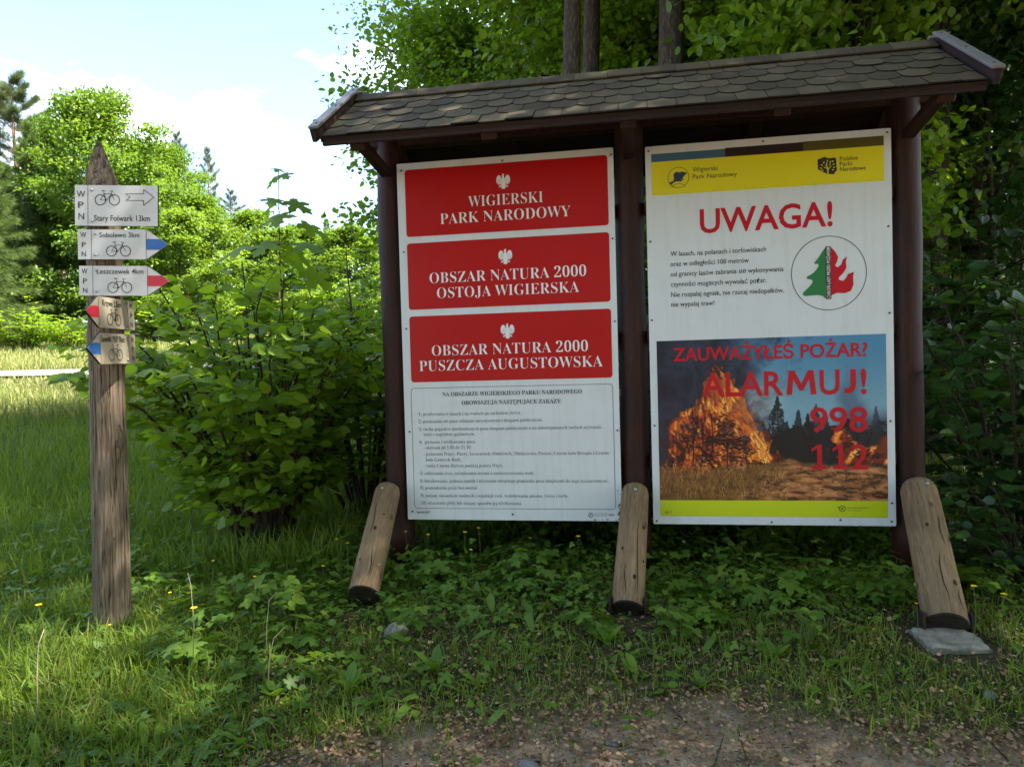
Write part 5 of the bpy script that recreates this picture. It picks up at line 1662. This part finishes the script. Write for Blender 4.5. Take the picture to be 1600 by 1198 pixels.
# --- meadow and verge grass
def grass(name, pts, hgt, wid, lean, mat, label, seed, rndf=None):
    r = np.random.RandomState(seed)
    n = len(pts)
    base = np.stack([pts[:, 0], pts[:, 1], gz(pts[:, 0], pts[:, 1]) - .01], -1)
    az = r.uniform(0, 2 * np.pi, n)
    d = np.stack([np.cos(az), np.sin(az), np.zeros(n)], -1)
    fa = r.uniform(0, 2 * np.pi, n)
    s = np.stack([np.cos(fa), np.sin(fa), np.zeros(n)], -1)
    ln = r.gamma(2.2, .45, n).clip(.05, 2.2) * lean
    V = np.zeros((n, 7, 3))
    for k, t in enumerate((0, .4, .75)):
        c = base + d * (hgt * ln * t ** 2 * .8)[:, None] + np.array([0, 0, 1.0]) * (hgt * (t - .30 * np.minimum(ln, 1.3) * t ** 2.2))[:, None]
        w = (wid * (1 - .45 * t))[:, None]
        V[:, 2 * k] = c - s * w; V[:, 2 * k + 1] = c + s * w
    V[:, 6] = base + d * (hgt * ln * .8)[:, None] + np.array([0, 0, 1.0]) * (hgt * (1 - .30 * np.minimum(ln, 1.3)))[:, None]
    fl = np.array([0, 1, 3, 2, 2, 3, 5, 4, 4, 5, 6]); st = np.array([0, 4, 8])
    loops = (np.arange(n)[:, None] * 7 + fl).ravel(); starts = (np.arange(n)[:, None] * 11 + st).ravel()
    rnd = r.rand(n) if rndf is None else rndf
    o = link(name, np_mesh(name, V.reshape(-1, 3), loops, starts, mat, np.repeat(rnd, 3)))
    tag(o, label, 'grass', None, 'stuff')


def frustum_pts(n, y0, y1, seed, keep, xl=None, xr=None, pw=1.0):
    r = np.random.RandomState(seed)
    y = y0 + (y1 - y0) * r.rand(n) ** pw
    a = r.uniform(-.80, .80, n)
    x = a * y
    if xl is not None: m = (x > xl) & (x < xr); x, y = x[m], y[m]
    k = r.rand(len(x)) < keep(x, y)
    return np.stack([x[k], y[k]], -1)


def k_near(x, y):
    b = bare(x, y)
    patch = fbm(x, y, 2.6, 71)
    shade = 1 / (1 + np.exp(-(x * .75 + .45) * 3))           # thinner turf under the board
    return np.clip((1 - b) ** 1.5 * (.25 + 1.5 * (patch - .28)) * (1 - .35 * shade) * (1 - .25 / (1 + np.exp(-(x + .5) * 4)) / (1 + np.exp((y - 3.0) * 5))), .0 , 1) * clear(x, y) + .012 * clear(x, y)


p = frustum_pts(190000, 1.75, 5.2, 81, k_near)
r = np.random.RandomState(82)
left = np.clip((-p[:, 0] - .9) / 1.0, 0, 1)
clump = fbm(p[:, 0], p[:, 1], 3.4, 75)
h = (.045 + .13 * r.rand(len(p)) ** 1.6) * (.65 + .9 * left + .5 * (clump - .4))
h = np.clip(h * .72, .018, .28)
grass('grass', p, h, .0014 + .0020 * r.rand(len(p)), .75, M['grass'], 'short green verge grass around the posts', 83)


def k_mead(x, y): return np.clip(1.2 * fbm(x, y, 1.1, 77) + .2, 0, 1) * (x < -.9 - .02 * y)


p = frustum_pts(120000, 3.8, 13.0, 84, k_mead, -11, -.9, 1.15)
h = .10 + .22 * r.rand(len(p)) ** 1.3 * (.6 + .8 * fbm(p[:, 0], p[:, 1], .8, 78))
grass('meadow_grass', p, h, .0024 + .0030 * r.rand(len(p)), .6, M['grass'], 'tall soft grass of the meadow on the left', 85)
p = frustum_pts(120000, 11, 30, 86, lambda x, y: .9 + 0 * x, -30, 0, 1.2)
yc = 18.4 + 0.04 * (p[:, 0] + 14) + 0.25 * np.sin(p[:, 0] * .2)
p = p[np.abs(p[:, 1] - yc) > .85]; yc = 18.4 + 0.04 * (p[:, 0] + 14) + 0.25 * np.sin(p[:, 0] * .2)
h = (.18 + .28 * r.rand(len(p))[:len(p)]) * np.where((p[:, 1] < yc) & (p[:, 1] > yc - 4.5), .28, 1.0)
grass('hay_meadow', p, h, .006 + .007 * r.rand(len(p)), .5, M['haygrass'], 'flowering hay meadow glowing in the sun', 87)
p = frustum_pts(26000, 4.2, 12, 88, lambda x, y: .8 + 0 * x, -1.2, 9, 1.3)
h = .10 + .22 * r.rand(len(p))
grass('forest_grass', p, h, .002 + .003 * r.rand(len(p)), .8, M['grass'], 'sparse woodland grass behind the board', 89)


# --- herbs: low leaves on the verge
def herbs():
    r = np.random.RandomState(91)
    sets = []
    def spots(n, y0, y1, keep, seed, xl=-6, xr=5): return frustum_pts(n, y0, y1, seed, keep, xl, xr, 1.0)
    def kk(x, y):
        b = bare(x, y); return np.clip((1 - b) ** 2 * (1.9 * (fbm(x, y, 1.9, 93) - .27)) + .35 * (y > 3.0), 0, 1) * (1 - b * .9) * clear(x, y) * (1 - .72 / (1 + np.exp(-(x + .75) * 4)) / (1 + np.exp((y - 3.02) * 7))) * (1 - .45 * (x < -.9)) + .006
    for tm, n, s0, s1, hh, sd in ((T_TREFOIL, 17000, .025, .052, .09, 1), (T_TRI, 5000, .04, .075, .15, 2), (T_OVAL, 10000, .018, .038, .10, 3), (T_LANCE, 3200, .05, .11, .03, 4), (T_MAPLE, 2200, .03, .06, .13, 5)):
        p = spots(n, 1.9, 5.4, kk, 95 + sd)
        z = gz(p[:, 0], p[:, 1]) + hh * r.rand(len(p)) ** 1.3 * np.clip((p[:, 1] - 1.7) / 1.6, .15, 1.25)
        P = np.stack([p[:, 0], p[:, 1], z + .004], -1)
        az = r.uniform(0, 6.283, len(p))
        f = np.stack([np.cos(az), np.sin(az), r.uniform(-.3, .25, len(p)) + (.45 if tm is T_LANCE else 0)], -1)
        up = np.array([0, 0, 1.0]) + r.normal(0, .32, (len(p), 3)) + [0, -.12, 0]
        cl = fbm(p[:, 0], p[:, 1], 4, 97)
        sets.append((P, f, up, r.uniform(s0, s1, len(p)), tm, np.clip(r.rand(len(p)) * .7 + (cl - .3) * .7, 0, 1)))
    o = link('ground_cover', merge_leaves('ground_cover', sets, M['herb']))
    tag(o, 'low leafy herbs covering the verge', 'herbs', None, 'stuff')


herbs()


def goutweed_mesh(seed, n, hh, sz, tm, spread):
    r = np.random.RandomState(seed); mb = MB(); P, F, U, S = [], [], [], []
    for i in range(n):
        a = i * 2.4 + r.uniform(-.5, .5); h = hh * r.uniform(.5, 1.1); e = spread * r.uniform(.3, 1.1)
        q = np.array([math.cos(a) * e, math.sin(a) * e, h])
        mb.tube([(0, 0, -.01), (q[0] * .35, q[1] * .35, h * .65), q], [.0018, .0015, .001], 4, 0, False)
        P.append(q); F.append((math.cos(a), math.sin(a), -.25)); U.append((r.normal(0, .2), r.normal(0, .2) - .15, 1)); S.append(sz * r.uniform(.7, 1.15))
    return mb.mesh('stems', M['stem_green']), leaves('foliage', P, F, U, np.array(S), tm, r.rand(n), M['herb'])


def dandelion_mesh(seed, n, sz):
    r = np.random.RandomState(seed); P, F, U, S = [], [], [], []
    for i in range(n):
        a = i * 2.4; P.append((0, 0, .005)); F.append((math.cos(a), math.sin(a), r.uniform(.25, .9))); U.append((-math.cos(a) * .5, -math.sin(a) * .5, 1)); S.append(sz * r.uniform(.7, 1.2))
    return (leaves('leaf_rosette', P, F, U, np.array(S), T_LANCE, .3 + .6 * r.rand(n), M['herb']),)


gw = [goutweed_mesh(101, 16, .20, .13, T_TRI, .13), goutweed_mesh(102, 12, .15, .12, T_MAPLE, .12), goutweed_mesh(103, 18, .26, .12, T_TRI, .15)]
r = np.random.RandomState(104)
HERB_SPOTS = []
for k in range(64):
    for _ in range(30):
        y = r.uniform(2.7, 4.6); x = r.uniform(-.62, .68) * y
        if bare(x, y) < .03 and clear(x, y - .05) * clear(x, y + .1) * clear(x + .1, y) * clear(x - .1, y) > 0 and not (abs(x + 1.74) < .2 and abs(y - 3.1) < .25): break
    HERB_SPOTS.append((x, y))
# clumps seen singly in the photo
HERB_SPOTS[:12] = [(.30, 2.95), (.76, 2.95), (1.0, 3.28), (1.28, 3.34), (1.14, 3.18), (-.05, 3.55), (.08, 3.62), (-.42, 3.5), (2.1, 3.15), (2.2, 3.3), (.78, 3.3), (-1.2, 3.3)]
for k, (x, y) in enumerate(HERB_SPOTS):
    me = gw[1] if k in (0, 1, 2, 3, 4) else gw[k % 3]
    plant_thing('leafy_herb', me, SN, G(x, y), r.uniform(0, 6.28), 'leafy herb with divided leaves growing on the verge in front of the board', 'herb', 'leafy herbs on the verge', r.uniform(.5, .85))
dn = [dandelion_mesh(111, 11, .13), dandelion_mesh(112, 9, .16), dandelion_mesh(113, 8, .10)]
for k, (x, y) in enumerate(((-.85, 2.45), (-.62, 2.52), (-.50, 2.42), (-1.05, 2.6), (-.32, 2.62), (-1.3, 2.35), (.05, 2.75), (.95, 2.62), (1.12, 2.55), (1.12, 2.35), (.62, 2.42), (-1.6, 2.6), (-.15, 2.5), (.35, 2.8))):
    plant_thing('broadleaf_weed', dn[k % 3], ('leaf_rosette',), G(x, y), k * 1.1, 'flat rosette of long green leaves at the edge of the bare earth', 'weed', 'rosette weeds along the bare earth', r.uniform(.4, .68))


# yellow flowers on thin stems
def flower_meshes():
    mb = MB(); mb.tube([(0, 0, -.01), (.01, .004, .10), (.004, .01, .21)], [.0014, .0012, .001], 5, 0, False)
    st = mb.mesh('stem', M['stem_green'])
    pt = leaves('petals', np.tile([(.004, .01, .21)], (5, 1)), np.array([(math.cos(a), math.sin(a), .35) for a in np.arange(5) * 1.2566]), np.tile([(0.25, -.45, 1.0)], (5, 1)), np.full(5, .0105), T_OVAL, np.full(5, .5), M['petal'])
    return st, pt


fm = flower_meshes()
for k in range(26):
    u = r.rand()
    if u < .55: y = r.uniform(3.3, 4.0); x = r.uniform(-.95, .35)
    elif u < .85: y = r.uniform(2.5, 3.6); x = r.uniform(-2.1, -.9)
    else: y = r.uniform(2.5, 3.1); x = r.uniform(1.5, 2.0)
    plant_thing('yellow_flower', fm, ('stem', 'petals'), G(x, y), r.uniform(0, 6), 'small yellow wild flower on a thin stem in the verge', 'flower', 'yellow flowers in the verge', r.uniform(.7, 1.35))

# dry stalks
for k, (x, y, h, dx, dy) in enumerate(((-.98, 2.72, .30, .05, -.05), (-1.62, 2.35, .30, .01, .02), (-1.36, 2.95, .28, -.03, .04), (-.90, 2.5, .22, .04, .02))):
    mb = MB(); mb.tube([(0, 0, -.01), (dx * .2, dy * .2, h * .5), (dx * .6, dy * .6, h * .85), (dx * 1.5, dy * 1.5, h)], [.0020, .0018, .0014, .0009], 6)
    o = mb.build('dry_stalk', M['straw'], None, G(x, y))
    tag(o, 'pale bent dry stalk sticking up from the grass', 'stalk', 'dry stalks in the grass')


# --- litter, pebbles and stones on the bare earth
def litter():
    r = np.random.RandomState(121)
    def k(x, y):
        b = bare(x, y); e = np.exp(-((b - .55) / .33) ** 2)
        return np.clip(.04 + .75 * e * (fbm(x, y, 3.2, 123) > .38) + .16 * b + .22 * (x > -.9) * (y < 3.3), 0, 1)
    p = frustum_pts(60000, 1.7, 4.2, 122, k)
    P = np.stack([p[:, 0], p[:, 1], gz(p[:, 0], p[:, 1]) + .008 + .010 * r.rand(len(p))], -1)
    az = r.uniform(0, 6.283, len(p))
    f = np.stack([np.cos(az), np.sin(az), r.normal(0, .25, len(p))], -1)
    o = link('leaf_litter', leaves('leaf_litter', P, f, np.array([0, 0, 1.0]) + r.normal(0, .45, (len(p), 3)), r.uniform(.006, .019, len(p)) * (1 + .8 * (r.rand(len(p)) < .04)), T_CHIP, r.rand(len(p)), M['litter']))
    tag(o, 'dry brown fallen leaves and bud scales on the earth', 'leaf litter', None, 'stuff')


litter()


def rock_mesh(seed, s, sub=2):
    bm = bmesh.new(); bmesh.ops.create_icosphere(bm, subdivisions=sub, radius=1)
    for v in bm.verts:
        n = mnoise.noise(v.co * 1.3 + Vector((seed * 3.7, 0, 0))) * .45 + mnoise.noise(v.co * 3 + Vector((0, seed, 0))) * .18
        v.co = v.co * (1 + n); v.co = Vector((v.co.x * s[0], v.co.y * s[1], v.co.z * s[2]))
    me = bpy.data.meshes.new('stone'); bm.to_mesh(me); bm.free(); me.materials.append(M['stone'])
    me.polygons.foreach_set('use_smooth', np.ones(len(me.polygons), bool))
    return me


tag(link('stone', rock_mesh(1, (.048, .04, .035), 3), None, G(-.515, 2.95, .02)), 'fist sized speckled grey stone in the grass below the left panel', 'stone')
for k, (x, y, s, lab) in enumerate(((.28, 2.1, .02, 'small stone on the bare earth in the middle'), (1.55, 2.32, .022, 'pale small stone near the right footing'), (.02, 2.0, .03, 'half sunk stone at the bottom of the photo'))):
    o = link('stone', rock_mesh(k + 3, (s * 1.5, s, s * .45)), None, G(x, y, .004), (0, 0, k)); tag(o, lab, 'stone')


def pebbles():
    r = np.random.RandomState(131)
    p = frustum_pts(9000, 1.7, 2.9, 132, lambda x, y: bare(x, y) * .55 + .02)
    n = len(p)
    base = np.array([(1, 0, 0), (.3, .9, .1), (-.8, .6, 0), (-.8, -.6, .1), (.3, -.9, 0), (.1, .1, .75)])
    sz = r.gamma(2, .0016, n).clip(.001, .010)
    az = r.uniform(0, 6.28, n); c, s = np.cos(az), np.sin(az)
    V = np.stack([(base[None, :, 0] * c[:, None] - base[None, :, 1] * s[:, None]) * sz[:, None], (base[None, :, 0] * s[:, None] + base[None, :, 1] * c[:, None]) * sz[:, None], base[None, :, 2] * sz[:, None] * r.uniform(.5, 1, n)[:, None]], -1)
    V += np.stack([p[:, 0], p[:, 1], gz(p[:, 0], p[:, 1]) + .002 + .0], -1)[:, None, :]
    fl = np.array([(0, 1, 5), (1, 2, 5), (2, 3, 5), (3, 4, 5), (4, 0, 5)]).ravel()
    me = np_mesh('gravel', V.reshape(-1, 3), (np.arange(n)[:, None] * 6 + fl).ravel(), np.arange(n * 5) * 3, M['grit'])
    tag(link('gravel', me), 'fine grit and small stones on the bare earth', 'gravel', None, 'stuff')


pebbles()
rr = random.Random(77)
for k in range(14):
    x = rr.uniform(-.6, 1.7); y = rr.uniform(1.95, 2.5); a = rr.uniform(0, 3.14); L = rr.uniform(.05, .16)
    mb = MB(); z = gzf(x, y) + .012
    mb.tube([(-L * math.cos(a), -L * math.sin(a), 0), (0, rr.uniform(-.01, .01), .004), (L * math.cos(a), L * math.sin(a), 0)], [.003, .0026, .0015], 6)
    tag(mb.build('twig', M['twig'], None, (x, y, z)), 'thin dark fallen twig lying on the bare earth', 'twig', 'fallen twigs on the bare earth')
